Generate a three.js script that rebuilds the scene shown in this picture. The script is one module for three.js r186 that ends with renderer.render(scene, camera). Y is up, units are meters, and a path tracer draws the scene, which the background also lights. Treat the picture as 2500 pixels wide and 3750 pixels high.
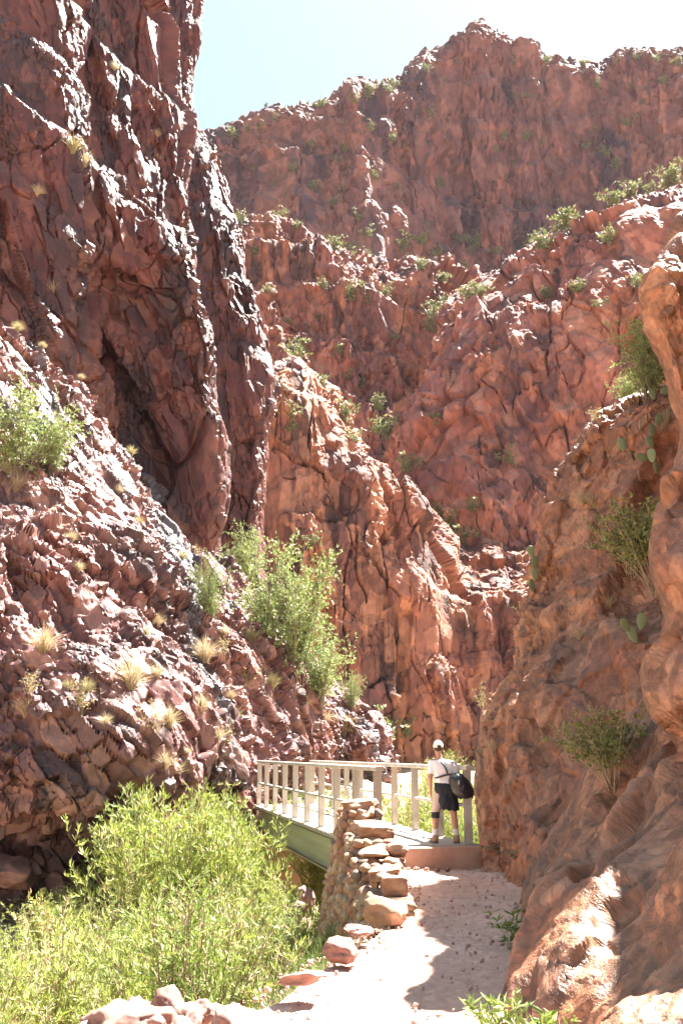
import * as THREE from 'three';
import { mergeGeometries, mergeVertices } from 'three/addons/utils/BufferGeometryUtils.js';

// ---------------------------------------------------------------- camera, sky, sun, exposure
const scene = new THREE.Scene();
const FPX = 3400, CX = 1250, CY = 1875, HOR = 2757;          // photo pixels: focal length, centre, horizon row
const PITCH = Math.atan((HOR - CY) / FPX);
const EYE = 1.7;
const camera = new THREE.PerspectiveCamera(2 * Math.atan(1875 / FPX) * 180 / Math.PI, 682 / 1024, 0.1, 3000);
camera.position.set(0, EYE, 0);
camera.rotation.set(PITCH, 0, 0);
scene.add(camera);

const renderer = new THREE.WebGLRenderer({ antialias: true });
renderer.setSize(682, 1024);
renderer.toneMapping = THREE.LinearToneMapping;
renderer.toneMappingExposure = 9.8;
renderer.shadowMap.enabled = true;

const SUN = new THREE.Vector3(0.38, 0.87, -0.31).normalize();
const sun = new THREE.DirectionalLight(new THREE.Color(1, 0.95, 0.87), 4.8);
sun.position.copy(SUN).multiplyScalar(200); sun.target.position.set(0, 0, -40);
sun.position.add(sun.target.position);
sun.castShadow = true;
sun.shadow.mapSize.set(4096, 4096);
Object.assign(sun.shadow.camera, { left: -120, right: 120, top: 120, bottom: -120, near: 1, far: 600 });
scene.add(sun, sun.target);
sun.name = 'sun';

{ // clear sky: blue air, paler to the horizon, brighter round the sun
  const W = 512, H = 256, data = new Float32Array(W * H * 4), d = new THREE.Vector3();
  for (let j = 0; j < H; j++) for (let i = 0; i < W; i++) {
    const az = ((i + 0.5) / W - 0.5) * 2 * Math.PI, el = ((j + 0.5) / H - 0.5) * Math.PI;
    d.set(Math.cos(el) * Math.cos(az), Math.sin(el), Math.cos(el) * Math.sin(az));
    const t = Math.pow(1 - Math.max(0, d.y), 2.2), c = Math.max(-1, Math.min(1, d.dot(SUN))), a = Math.acos(c);
    const rc = 0.75 + 0.25 * c * c;
    const glow = 0.35 * Math.exp(-a / 0.16) + 0.09 * Math.exp(-a / 0.42);
    const k = (j * W + i) * 4;
    data[k] = (0.058 + 0.05 * t) * rc + glow * 1.0;
    data[k + 1] = (0.09 + 0.05 * t) * rc + glow * 0.97;
    data[k + 2] = (0.12 + 0.03 * t) * rc + glow * 0.9;
    data[k + 3] = 1;
  }
  const sky = new THREE.DataTexture(data, W, H, THREE.RGBAFormat, THREE.FloatType);
  sky.mapping = THREE.EquirectangularReflectionMapping; sky.magFilter = sky.minFilter = THREE.LinearFilter;
  sky.needsUpdate = true;
  scene.background = sky; scene.environment = sky;
}

// ---------------------------------------------------------------- helpers
const SP = Math.sin(PITCH), CP = Math.cos(PITCH);
function at(px, py, D) {                                   // a photo pixel and a horizontal distance -> a point
  const u = (px - CX) / FPX, v = -(py - CY) / FPX;
  const y = v * CP + SP, z = -CP + v * SP, s = D / -z;
  return new THREE.Vector3(u * s, EYE + y * s, -D);
}
let _seed = 1;
function seed(n) { _seed = n >>> 0; }
function rnd() { _seed = (_seed + 0x6D2B79F5) >>> 0; let t = _seed; t = Math.imul(t ^ (t >>> 15), t | 1); t ^= t + Math.imul(t ^ (t >>> 7), t | 61); return ((t ^ (t >>> 14)) >>> 0) / 4294967296; }
const R = (a, b) => a + (b - a) * rnd();
const clamp = (x, a, b) => x < a ? a : x > b ? b : x;
const sstep = (a, b, x) => { const t = clamp((x - a) / (b - a), 0, 1); return t * t * (3 - 2 * t); };
const lerp = (a, b, t) => a + (b - a) * t;
function h3(x, y, z, s) { let h = Math.imul(x, 374761393) ^ Math.imul(y, 668265263) ^ Math.imul(z, 2147483647 - 1274126177) ^ Math.imul(s, 974634527); h = Math.imul(h ^ (h >>> 13), 1274126177); h ^= h >>> 16; return h >>> 0; }
const U = 1 / 4294967296;
function vnoise(x, y, z, s) {                               // value noise, -1..1
  const xi = Math.floor(x), yi = Math.floor(y), zi = Math.floor(z);
  let fx = x - xi, fy = y - yi, fz = z - zi;
  fx = fx * fx * (3 - 2 * fx); fy = fy * fy * (3 - 2 * fy); fz = fz * fz * (3 - 2 * fz);
  const a = lerp(lerp(h3(xi, yi, zi, s), h3(xi + 1, yi, zi, s), fx), lerp(h3(xi, yi + 1, zi, s), h3(xi + 1, yi + 1, zi, s), fx), fy);
  const b = lerp(lerp(h3(xi, yi, zi + 1, s), h3(xi + 1, yi, zi + 1, s), fx), lerp(h3(xi, yi + 1, zi + 1, s), h3(xi + 1, yi + 1, zi + 1, s), fx), fy);
  return lerp(a, b, fz) * U * 2 - 1;
}
function fbm(x, y, z, s, o = 4) { let v = 0, a = 0.5; for (let k = 0; k < o; k++) { v += a * vnoise(x, y, z, s + k * 17); x *= 2.03; y *= 2.03; z *= 2.03; a *= 0.5; } return v; }
// broken-rock cells: nearest feature point of a jittered lattice (two nearest kept)
const cell = { id: 0, e: 0, f: 0, pair: 0 }, cD = new Float64Array(27), cH = new Uint32Array(27), cX = new Float64Array(81);
function face(id, dx, dy, dz, q) { return ((id >>> 24) / 255 - 0.5) * q[4] + (((id & 255) / 127.5 - 1) * dx + (((id >>> 8) & 255) / 127.5 - 1) * dy + (((id >>> 16) & 255) / 127.5 - 1) * dz) * q[5]; }
function cells(x, y, z, s, exact, q, ew) {                 // eight lattice cells round the point, or all 27; a tilted face for each, joined within ew of the joint
  const W = exact ? 3 : 2, o = exact ? 1 : 0.5, xi = Math.floor(x - o), yi = Math.floor(y - o), zi = Math.floor(z - o);
  let f1 = 99, f2 = 99, id = 0, id2 = 0, n = 0;
  for (let kz = 0; kz < W; kz++) for (let ky = 0; ky < W; ky++) for (let kx = 0; kx < W; kx++, n++) {
    const cx = xi + kx, cy = yi + ky, cz = zi + kz, h = h3(cx, cy, cz, s);
    const dx = x - cx - 0.5 - ((h & 1023) / 1023 - 0.5) * 0.8, dy = y - cy - 0.5 - (((h >>> 10) & 1023) / 1023 - 0.5) * 0.8, dz = z - cz - 0.5 - (((h >>> 20) & 1023) / 1023 - 0.5) * 0.8;
    const x2 = dx * dx, y2 = dy * dy, z2 = dz * dz, d = Math.sqrt(Math.sqrt(x2 * x2 + y2 * y2 + z2 * z2));
    cD[n] = d; cH[n] = h; cX[n * 3] = dx; cX[n * 3 + 1] = dy; cX[n * 3 + 2] = dz;
    if (d < f1) { f2 = f1; id2 = id; f1 = d; id = h; } else if (d < f2) { f2 = d; id2 = h; }
  }
  let sw = 0, sf = 0, m = 0;
  for (let k = 0; k < n; k++) {
    const t = 1 - (cD[k] - f1) / ew;
    if (t > 0 && (exact || cH[k] === id || cH[k] === id2)) { const hh = cH[k], w = exact ? t * t : 0.5 + (cH[k] === id ? 0.5 : -0.5) * Math.min(1, (f2 - f1) / ew); sw += w; sf += w * face(h3(hh & 65535, hh >>> 16, s, 7), cX[k * 3], cX[k * 3 + 1], cX[k * 3 + 2], q); }
  }
  cell.f = sf / sw; cell.e = f2 - f1; cell.id = h3(id & 65535, id >>> 16, s, 7); cell.pair = (id ^ id2) & 255;
}
const used = {};
function numbered(name) { const n = used[name] = (used[name] ?? -1) + 1; return n ? `${name}_${String(n).padStart(3, '0')}` : name; }
function shade(o) { o.castShadow = o.receiveShadow = true; return o; }
function mesh(name, geometry, material, parent) { const m = shade(new THREE.Mesh(geometry, material)); m.name = name; parent.add(m); return m; }
function structure(name, geometry, material) { const m = mesh(numbered(name), geometry, material, scene); m.userData.kind = 'structure'; return m; }
function stuff(o, name, label, category) { o.name = numbered(name); shade(o); o.userData = { kind: 'stuff', label, category }; scene.add(o); return o; }
function thing(name, label, category, pos = [0, 0, 0], turn = 0, group) {
  const o = new THREE.Group(); o.name = numbered(name); scene.add(o); o.position.set(...pos); o.rotation.y = turn;
  o.userData = { label, category }; if (group) o.userData.group = group; return o;
}
function tag(o, label, category, group) { o.name = numbered(o.name); o.userData = { label, category }; if (group) o.userData.group = group; scene.add(o); return shade(o); }
const std = (o) => new THREE.MeshStandardMaterial(o);
const lin = (r, g, b) => new THREE.Color().setRGB(r, g, b);
scene.fog = new THREE.FogExp2(new THREE.Color().setRGB(0.84, 0.84, 1.0), 0.00005);
// ---------------------------------------------------------------- rock
// A cliff is a sheet laid through control points (photo pixel, distance), finely meshed, then broken up by
// fracture cells in three dimensions. Rows run from the bottom up, columns from left to right.
function cr(p0, p1, p2, p3, t) { const t2 = t * t, t3 = t2 * t; return 0.5 * (2 * p1 + (p2 - p0) * t + (2 * p0 - 5 * p1 + 4 * p2 - p3) * t2 + (3 * p1 - p0 - 3 * p2 + p3) * t3); }
function rockFrame(ax, ay, az) {                            // an orthonormal frame whose 2nd axis is the grain of the rock
  const b = new THREE.Vector3(ax, ay, az).normalize(), a = new THREE.Vector3(b.y, -b.x, 0).normalize();
  if (!(a.lengthSq() > 0.5)) a.set(1, 0, 0);
  const c = new THREE.Vector3().crossVectors(a, b);
  return [a.x, a.y, a.z, b.x, b.y, b.z, c.x, c.y, c.z];
}
const EW = [0.05, 0.08, 0.13, 0.2];
const info = { t2: 0.5, t3: 0.5, t4: 0.5 };
function fracture(x, y, z, o, k0, k1, coarse) {                             // height over the sheet, in metres
  const M = o.frame, w = o.warp ?? 0.35, ws = o.warpScale ?? 0.25;
  const nx = vnoise(x * ws, y * ws, z * ws, 91), ny = vnoise(x * ws + 31, y * ws, z * ws, 92), nz = vnoise(x * ws, y * ws + 17, z * ws, 93);
  const X = x + nx * w / ws * 0.5, Y = y + ny * w / ws * 0.5, Z = z + nz * w / ws * 0.5;
  const a = M[0] * X + M[1] * Y + M[2] * Z, b = M[3] * X + M[4] * Y + M[5] * Z, c = M[6] * X + M[7] * Y + M[8] * Z;
  let h = 0;
  for (let k = k0; k < Math.min(k1, o.oct.length); k++) {
    const q = o.oct[k];
    const j = (k + 1) * 0.37;                               // small wobble so that joints are not ruled lines
    const wa = vnoise(x / q[0] * 1.3, y / q[0] * 1.3, z / q[0] * 1.3, 50 + k) * 0.11;
    const ew = q[7] ?? EW[k];
    cells(a / q[0] + wa, b / q[1] + j + wa, c / q[2] - wa, 11 + k * 7 + (o.seed ?? 0), o.exact, q, ew);
    let f = cell.f; const t = cell.e / ew;
    if (t < 0.5 && cell.pair < 110) f -= (1 - 2 * t) * q[6] * 0.8;
    const tint = h3(cell.id & 65535, cell.id >>> 16, k, 977) * U;                 // each block's own tint, whatever its depth
    const calm = k ? clamp(0.7 + 1.3 * vnoise(x / (q[0] * 6) + k * 13, y / (q[0] * 8), z / (q[0] * 6), 64 + k), 0.2, 1.6) : 1; // slabs here, rubble there
    h += f * q[3] * calm;
    if (k === 1) info.t2 = tint; else if (k === 2) info.t3 = tint; else if (k > 2) info.t4 = tint;
  }
  if (!coarse) return h;
  if (o.ribs) { const r = o.ribs; h += (0.5 - Math.abs(vnoise(a / r[0], b / (r[0] * r[2]), c / r[0], 71))) * r[1] + (0.5 - Math.abs(vnoise(a / r[0] * 2.3, b / (r[0] * r[2]) * 2, c / r[0] * 2.3, 72))) * r[1] * 0.45; }
  if (o.ledge) { const l = o.ledge, t = (y + (l[2] ?? 0) * x) / l[0] + 1.1 * vnoise(x / l[0] * 0.35, y / l[0] * 0.25, z / l[0] * 0.35, 73), f = t - Math.floor(t), am = 0.55 + 0.45 * vnoise(x / l[0] * 0.5, Math.floor(t) * 7.3, z / l[0] * 0.5, 74); h += (f < 0.78 ? f / 0.78 - 0.5 : 0.5 - (f - 0.78) / 0.22) * l[1] * am; }
  if (o.swell) h += fbm(x / o.swell[0], y / o.swell[1], z / o.swell[0], 5 + (o.seed ?? 0), 3) * o.swell[2];
  return h;
}
const surfaces = {};
function buildSheet(net, NU, NV, o) {
  const R_ = net.length, C_ = net[0].length, P = net.map((r) => r.map((q) => q.w ? new THREE.Vector3(...q.w) : at(q[0], q[1], q[2])));
  const base = new Float32Array(NU * NV * 3), pos = new Float32Array(NU * NV * 3), col = new Float32Array(NU * NV * 3);
  const g = (r, c, k) => { r = clamp(r, 0, R_ - 1); c = clamp(c, 0, C_ - 1); return P[r][c].getComponent(k); };
  const us = o.uMap ?? ((t) => t), vs = o.vMap ?? ((t) => t);
  for (let j = 0; j < NV; j++) {
    const rv = clamp(vs(j / (NV - 1)), 0, 1) * (R_ - 1), r = Math.min(R_ - 2, Math.floor(rv)), tv = rv - r;
    for (let i = 0; i < NU; i++) {
      const cu = clamp(us(i / (NU - 1)), 0, 1) * (C_ - 1), c = Math.min(C_ - 2, Math.floor(cu)), tu = cu - c, at_ = (j * NU + i) * 3;
      for (let k = 0; k < 3; k++) {
        const m = [];
        for (let d = -1; d < 3; d++) m.push(cr(g(r + d, c - 1, k), g(r + d, c, k), g(r + d, c + 1, k), g(r + d, c + 2, k), tu));
        base[at_ + k] = cr(m[0], m[1], m[2], m[3], tv);
      }
    }
  }
  const dU = new THREE.Vector3(), dV = new THREE.Vector3(), n = new THREE.Vector3(), C = [0, 0, 0];
  const B = (i, j, v) => { i = clamp(i, 0, NU - 1); j = clamp(j, 0, NV - 1); const k = (j * NU + i) * 3; return v.set(base[k], base[k + 1], base[k + 2]); };
  const T2 = new Float32Array(NU * NV), nor = new Float32Array(NU * NV * 3), t0 = new THREE.Vector3(), t1 = new THREE.Vector3(), st = o.smooth ?? 6;
  for (let j = 0; j < NV; j++) for (let i = 0; i < NU; i++) {
    dU.subVectors(B(i + st, j, t0), B(i - st, j, t1)); dV.subVectors(B(i, j + st, t0), B(i, j - st, t1));
    n.crossVectors(dU, dV).normalize();
    const k = (j * NU + i) * 3, x = base[k], y = base[k + 1], z = base[k + 2];
    let h = fracture(x, y, z, o, 0, 2, true);
    if (o.fade) h *= o.fade(us(i / (NU - 1)));
    pos[k] = x + n.x * h; pos[k + 1] = y + n.y * h; pos[k + 2] = z + n.z * h;
    T2[j * NU + i] = info.t2; nor[k] = n.x; nor[k + 1] = n.y; nor[k + 2] = n.z;
  }
  // finer breakage on the broken faces themselves
  let rough = pos.slice();
  for (let pass = 0; pass < (o.exact ? 2 : o.passes ?? 0); pass++) {          // take the saw-teeth of the grid off the steps
    const r = rough.slice(), m = o.exact ? 0.6 : 0.45;
    for (let j = 1; j < NV - 1; j++) for (let i = 1; i < NU - 1; i++) for (let c = 0; c < 3; c++) { const k = (j * NU + i) * 3 + c; r[k] = rough[k] * (1 - m) + m * 0.25 * (rough[k - 3] + rough[k + 3] + rough[k - NU * 3] + rough[k + NU * 3]); }
    rough = r;
  }
  const Q = (i, j, v) => { i = clamp(i, 0, NU - 1); j = clamp(j, 0, NV - 1); const k = (j * NU + i) * 3; return v.set(rough[k], rough[k + 1], rough[k + 2]); };
  for (let j = 0; j < NV; j++) for (let i = 0; i < NU; i++) {
    const k = (j * NU + i) * 3;
    dU.subVectors(Q(i + 2, j, t0), Q(i - 2, j, t1)); dV.subVectors(Q(i, j + 2, t0), Q(i, j - 2, t1)); n.crossVectors(dU, dV).normalize();
    n.x += 0.35 * nor[k]; n.y += 0.35 * nor[k + 1]; n.z += 0.35 * nor[k + 2]; n.normalize();
    const x = rough[k], y = rough[k + 1], z = rough[k + 2];
    const h = fracture(x, y, z, o, 2, 9, false) * (o.fade ? o.fade(us(i / (NU - 1))) : 1); info.t2 = T2[j * NU + i];
    pos[k] = x + n.x * h; pos[k + 1] = y + n.y * h; pos[k + 2] = z + n.z * h;
    o.color(x, y, z, C); const dm = (o.tone ?? 1) * (1 + 0.3 * (info.t2 - 0.5) + 0.5 * (info.t3 - 0.5) + 0.5 * (info.t4 - 0.5)); col[k] = C[0] * dm; col[k + 1] = C[1] * dm; col[k + 2] = C[2] * dm;
  }
  const idx = new Uint32Array((NU - 1) * (NV - 1) * 6); let t = 0;
  for (let j = 0; j < NV - 1; j++) for (let i = 0; i < NU - 1; i++) {
    const a = j * NU + i, b = a + 1, c = a + NU, d = c + 1;
    const qd = (m, n) => (pos[m * 3] - pos[n * 3]) ** 2 + (pos[m * 3 + 1] - pos[n * 3 + 1]) ** 2 + (pos[m * 3 + 2] - pos[n * 3 + 2]) ** 2;
    if (qd(a, d) < qd(b, c)) { idx[t++] = a; idx[t++] = b; idx[t++] = d; idx[t++] = a; idx[t++] = d; idx[t++] = c; }
    else { idx[t++] = a; idx[t++] = b; idx[t++] = c; idx[t++] = b; idx[t++] = d; idx[t++] = c; }
  }
  const G = new THREE.BufferGeometry();
  G.setAttribute('position', new THREE.BufferAttribute(pos, 3)); G.setAttribute('color', new THREE.BufferAttribute(col, 3));
  if (o.uv) { const [A, B] = o.uv, uv = new Float32Array(NU * NV * 2); for (let i = 0; i < NU * NV; i++) { const x = pos[i * 3], y = pos[i * 3 + 1], z = pos[i * 3 + 2]; uv[i * 2] = (x * A[0] + y * A[1] + z * A[2]) / 1.3; uv[i * 2 + 1] = (x * B[0] + y * B[1] + z * B[2]) / 1.3; } G.setAttribute('uv', new THREE.BufferAttribute(uv, 2)); }
  G.setIndex(new THREE.BufferAttribute(idx, 1)); G.computeVertexNormals();
  G.userData = { NU, NV };
  return G;
}
function cliff(name, net, NU, NV, o, mat) {
  const G = buildSheet(net, NU, NV, o), m = structure(name, G, mat);
  surfaces[name] = G; return m;
}
// where a cliff lies under a photo pixel (its vertex whose direction from the lens is closest); used to root plants on rock
function rootOn(name, px, py) {
  const p = surfaces[name].attributes.position, n = surfaces[name].attributes.normal; let best = 1e9, bi = 0;
  const q = at(px, py, 1).sub(camera.position).normalize();
  for (let i = 0; i < p.count; i++) {
    const x = p.getX(i), y = p.getY(i) - EYE, z = p.getZ(i), l = Math.sqrt(x * x + y * y + z * z);
    const dx = x / l - q.x, dy = y / l - q.y, dz = z / l - q.z, d = (dx * dx + dy * dy + dz * dz) * 1e4 * (1 + l * 0.004);
    if (d < best) { best = d; bi = i; }
  }
  return { p: new THREE.Vector3(p.getX(bi), p.getY(bi), p.getZ(bi)), n: new THREE.Vector3(n.getX(bi), n.getY(bi), n.getZ(bi)) };
}
function mix3(C, r, g, b, t) { C[0] += (r - C[0]) * t; C[1] += (g - C[1]) * t; C[2] += (b - C[2]) * t; }
function grain(C, x, y, z, f, a) { const k = 1 + a * (vnoise(x * f, y * f, z * f, 301) * 0.6 + vnoise(x * f * 2.7, y * f * 2.7, z * f * 2.7, 302) * 0.4); C[0] *= k; C[1] *= k; C[2] *= k; }

const rockDark = std({ vertexColors: true, roughness: 0.58, flatShading: true, name: 'varnished maroon rock' });
const rockMid = std({ vertexColors: true, roughness: 0.82, flatShading: true, name: 'red schist' });
// mineral grain for the rock close by, 1.3 m a tile: [speckled colour, pitted relief]
const rockGrain = [0, 1].map((relief) => {
  const N = 1024, c = new Uint8Array(N * N * 4), T = 6.2832;
  for (let j = 0; j < N; j++) for (let i = 0; i < N; i++) {
    const u = i / N * T, v = j / N * T, a = Math.cos(u), b = Math.sin(u), d = Math.cos(v), e = Math.sin(v);
    let h = 0, am = 0.5, f = relief ? 2.6 : 4; for (let k = 0; k < 5; k++) { h += am * vnoise(a * f + d * f * 0.6 + 40, b * f - d * f * 0.5 + 7, e * f + 9 + a * f * 0.3, 801 + k + relief * 20); f *= 2.2; am *= 0.66; }
    const r = relief ? 0.5 + 0.42 * h : 0.92 + 0.15 * h; for (let q = 0; q < 3; q++) c[(j * N + i) * 4 + q] = clamp(r * 255, 0, 255); c[(j * N + i) * 4 + 3] = 255;
  }
  const t = new THREE.DataTexture(c, N, N); t.wrapS = t.wrapT = THREE.RepeatWrapping; t.magFilter = THREE.LinearFilter; if (!relief) t.colorSpace = THREE.SRGBColorSpace; t.needsUpdate = true; return t;
});
const rockRamp = std({ vertexColors: true, roughness: 0.5, map: rockGrain[0], bumpMap: rockGrain[1], bumpScale: 0.03, name: 'polished gneiss' });
const rockNear = std({ vertexColors: true, map: rockGrain[0], bumpMap: rockGrain[1], bumpScale: 0.025, roughness: 0.6, flatShading: true, name: 'brown gneiss' });

// Rock colours: iron-red stone, paler and darker blocks, and desert varnish, the dark mineral coat that runs down these
// faces in vertical streaks with an outline of their own (noise in place only; nothing follows recesses, height or light).
// left rock slope; a dark grey dike crosses it
const slopeColor = (x, y, z, C) => {
  const p = fbm(x * 0.16, y * 0.16, z * 0.16, 201, 4), v = fbm(x * 0.55, y * 0.14, z * 0.55, 202, 3);
  C[0] = 0.20; C[1] = 0.08; C[2] = 0.072;
  mix3(C, 0.27, 0.12, 0.085, sstep(0.0, 0.5, p));
  mix3(C, 0.075, 0.036, 0.036, sstep(0.02, 0.28, v) * 0.85);
  mix3(C, 0.125, 0.055, 0.05, info.t2 > 0.62 ? 0.6 : 0); mix3(C, 0.33, 0.185, 0.15, info.t3 > 0.7 ? 0.45 : 0);
  const band = Math.abs(fbm(x * 0.09 + 3, y * 0.05, z * 0.09, 203, 2) - 0.1);         // dark grey dike running down the slope
  mix3(C, 0.10, 0.095, 0.105, sstep(0.05, 0.015, band) * 0.85);
  grain(C, x, y, z, 5, 0.35);
};
const SLOPE = [
  [[-140, 3520, 26], [0, 3420, 27], [250, 3290, 28], [480, 3190, 29], [650, 3080, 30], [800, 3050, 31], [960, 3010, 32.5], [1100, 2920, 36], [1250, 2870, 39], [1370, 2830, 42], [1400, 2800, 50]],
  [[-140, 3000, 27], [0, 3040, 27.5], [250, 3040, 28], [450, 3010, 29], [650, 2920, 30], [800, 2890, 31], [960, 2860, 32.3], [1100, 2800, 36], [1250, 2780, 39], [1362, 2750, 41.5], [1390, 2740, 50]],
  [[-140, 2860, 23.5], [0, 2920, 24], [250, 2930, 24.5], [450, 2880, 25.5], [650, 2800, 27.8], [800, 2790, 29.8], [940, 2760, 31.8], [1080, 2720, 35.5], [1230, 2720, 38.5], [1345, 2700, 41], [1385, 2700, 50]],
  [[-140, 2500, 25], [0, 2520, 25.5], [250, 2480, 26.5], [450, 2450, 28], [620, 2450, 29.5], [770, 2470, 31], [900, 2480, 33], [1030, 2500, 36.5], [1170, 2560, 39.5], [1310, 2650, 42], [1370, 2660, 50]],
  [[-140, 2050, 28], [0, 2080, 28.5], [220, 2080, 29.5], [400, 2100, 31], [560, 2150, 33], [700, 2200, 35], [830, 2260, 37], [950, 2320, 39], [1090, 2420, 41.5], [1240, 2570, 43], [1300, 2600, 52]],
  [[-140, 1600, 31], [0, 1650, 31.5], [180, 1680, 32.5], [330, 1750, 34.5], [470, 1830, 37], [600, 1920, 39.5], [720, 2010, 42], [840, 2110, 44], [980, 2270, 45], [1160, 2490, 46], [1230, 2540, 56]],
  [[-140, 1150, 34], [0, 1200, 35], [150, 1290, 36.5], [280, 1400, 39], [400, 1550, 42], [520, 1700, 45], [640, 1850, 48], [770, 2000, 50], [930, 2180, 51], [1120, 2420, 52], [1180, 2500, 60]],
];
cliff('rock_slope', SLOPE, 530, 470, {
  frame: rockFrame(0.593, -0.729, -0.177), warp: 0.12, fade: (u) => 1 - 0.7 * sstep(0.9, 1, u), passes: 1, tone: 0.72, seed: 3, smooth: 10,
  oct: [[3.0, 9, 2.6, 0.85, 1, 0.5, 0.2, 0.12], [1.1, 2.6, 1.0, 0.5, 1, 0.7, 0.5, 0.1], [0.5, 0.8, 0.46, 0.28, 1, 1, 0.8], [0.21, 0.27, 0.2, 0.115, 1, 1, 0.8]],
  swell: [7, 7, 1.4], ledge: [2.4, 0.45, 1.1], color: slopeColor,
}, rockDark);

// left tower, front and back buttress
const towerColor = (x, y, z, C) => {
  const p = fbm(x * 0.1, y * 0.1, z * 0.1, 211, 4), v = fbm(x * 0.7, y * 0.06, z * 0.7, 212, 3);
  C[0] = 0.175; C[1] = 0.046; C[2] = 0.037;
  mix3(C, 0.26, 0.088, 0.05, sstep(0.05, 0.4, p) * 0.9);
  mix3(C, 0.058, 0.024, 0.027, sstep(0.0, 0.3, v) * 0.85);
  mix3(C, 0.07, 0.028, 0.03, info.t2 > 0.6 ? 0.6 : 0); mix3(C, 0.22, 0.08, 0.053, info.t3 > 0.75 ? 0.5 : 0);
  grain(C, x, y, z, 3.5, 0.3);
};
const TOWER = [
  [[-160, 1500, 38.7], [-50, 1500, 39.0], [120, 1560, 39.8], [260, 1690, 41.2], [330, 1770, 42.8], [450, 1870, 43.9], [560, 1970, 45.3], [680, 2070, 46.1], [790, 2140, 46.7], [796, 2150, 50.2]],
  [[-160, 1150, 39.0], [-50, 1200, 39.2], [120, 1250, 40.1], [260, 1350, 41.5], [340, 1450, 43.6], [450, 1550, 44.5], [560, 1700, 44.6], [680, 1850, 45.0], [775, 1900, 45.6], [781, 1900, 49.1]],
  [[-160, 850, 39.2], [-50, 900, 39.5], [120, 950, 40.4], [260, 1020, 41.2], [350, 1100, 44.5], [480, 1150, 44.0], [600, 1250, 43.9], [690, 1330, 44.5], [770, 1400, 45.3], [776, 1400, 48.8]],
  [[-160, 600, 39.8], [-50, 650, 40.1], [120, 700, 40.6], [260, 800, 40.9], [370, 880, 41.7], [500, 930, 42.5], [600, 980, 43.4], [670, 1010, 44.2], [720, 1030, 45.3], [726, 1050, 48.8]],
  [[-160, 300, 40.9], [-50, 330, 41.2], [120, 370, 41.7], [250, 430, 42.3], [330, 470, 44.2], [450, 520, 44.5], [550, 560, 45.0], [630, 590, 45.9], [672, 620, 46.7], [678, 640, 50.2]],
  [[-160, 0, 42.5], [-60, 0, 42.8], [110, 0, 43.4], [240, 0, 43.9], [300, 0, 46.1], [400, 0, 46.4], [480, 0, 47.0], [540, 10, 47.5], [570, 20, 48.6], [576, 40, 52.1]],
  [[-160, -250, 44.2], [-60, -250, 44.5], [110, -250, 45.0], [240, -250, 45.6], [290, -250, 47.8], [380, -240, 48.3], [460, -220, 48.9], [520, -200, 49.4], [560, -180, 50.2], [566, -170, 53.7]],
];
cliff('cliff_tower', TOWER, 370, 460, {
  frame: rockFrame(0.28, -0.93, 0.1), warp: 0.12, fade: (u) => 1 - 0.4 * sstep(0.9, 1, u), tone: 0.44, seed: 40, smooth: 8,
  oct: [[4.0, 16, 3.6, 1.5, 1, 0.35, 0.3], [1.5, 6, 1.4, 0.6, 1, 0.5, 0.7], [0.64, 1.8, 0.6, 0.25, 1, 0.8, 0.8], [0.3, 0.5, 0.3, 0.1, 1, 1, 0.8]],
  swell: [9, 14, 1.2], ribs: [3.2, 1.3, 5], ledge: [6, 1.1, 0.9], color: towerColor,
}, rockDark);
const TOWER2 = [
  [[560, 2200, 55], [760, 2200, 53], [880, 2200, 52.5], [945, 2180, 53], [951, 2180, 56.5]],
  [[560, 1900, 55.5], [760, 1900, 53.5], [870, 1900, 53], [938, 1900, 53.5], [944, 1900, 57.0]],
  [[560, 1600, 56], [770, 1600, 54], [870, 1620, 53.5], [945, 1620, 54], [951, 1620, 57.5]],
  [[560, 1380, 56.5], [760, 1380, 54.5], [880, 1390, 54], [958, 1400, 54.5], [964, 1400, 58.0]],
  [[560, 1100, 57], [700, 1100, 55.5], [830, 1120, 55], [915, 1120, 56], [921, 1120, 59.5]],
  [[550, 880, 58], [680, 850, 56.5], [790, 850, 56], [862, 860, 57], [868, 870, 60.5]],
  [[540, 620, 59], [650, 600, 57.5], [720, 580, 57.5], [775, 590, 58.5], [781, 600, 62.0]],
  [[530, 430, 60], [620, 420, 58.5], [660, 400, 58.5], [690, 420, 59.5], [696, 430, 63.0]],
  [[490, 150, 61], [600, 150, 59.5], [670, 150, 59.5], [704, 150, 60], [710, 160, 63.5]],
  [[470, -100, 62], [590, -100, 60.5], [680, -100, 60.5], [714, -100, 61], [720, -100, 64.5]],
  [[470, -400, 63], [590, -400, 61.5], [680, -400, 61.5], [720, -400, 62], [726, -400, 65.5]],
];
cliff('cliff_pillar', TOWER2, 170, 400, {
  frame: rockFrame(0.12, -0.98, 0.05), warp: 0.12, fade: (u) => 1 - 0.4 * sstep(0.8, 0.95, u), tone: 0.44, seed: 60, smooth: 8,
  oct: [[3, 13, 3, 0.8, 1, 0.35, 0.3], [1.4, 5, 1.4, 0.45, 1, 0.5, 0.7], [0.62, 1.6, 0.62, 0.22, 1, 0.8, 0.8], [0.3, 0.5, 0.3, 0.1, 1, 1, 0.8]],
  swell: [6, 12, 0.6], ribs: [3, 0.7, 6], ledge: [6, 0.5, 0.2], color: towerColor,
}, rockDark);

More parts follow.
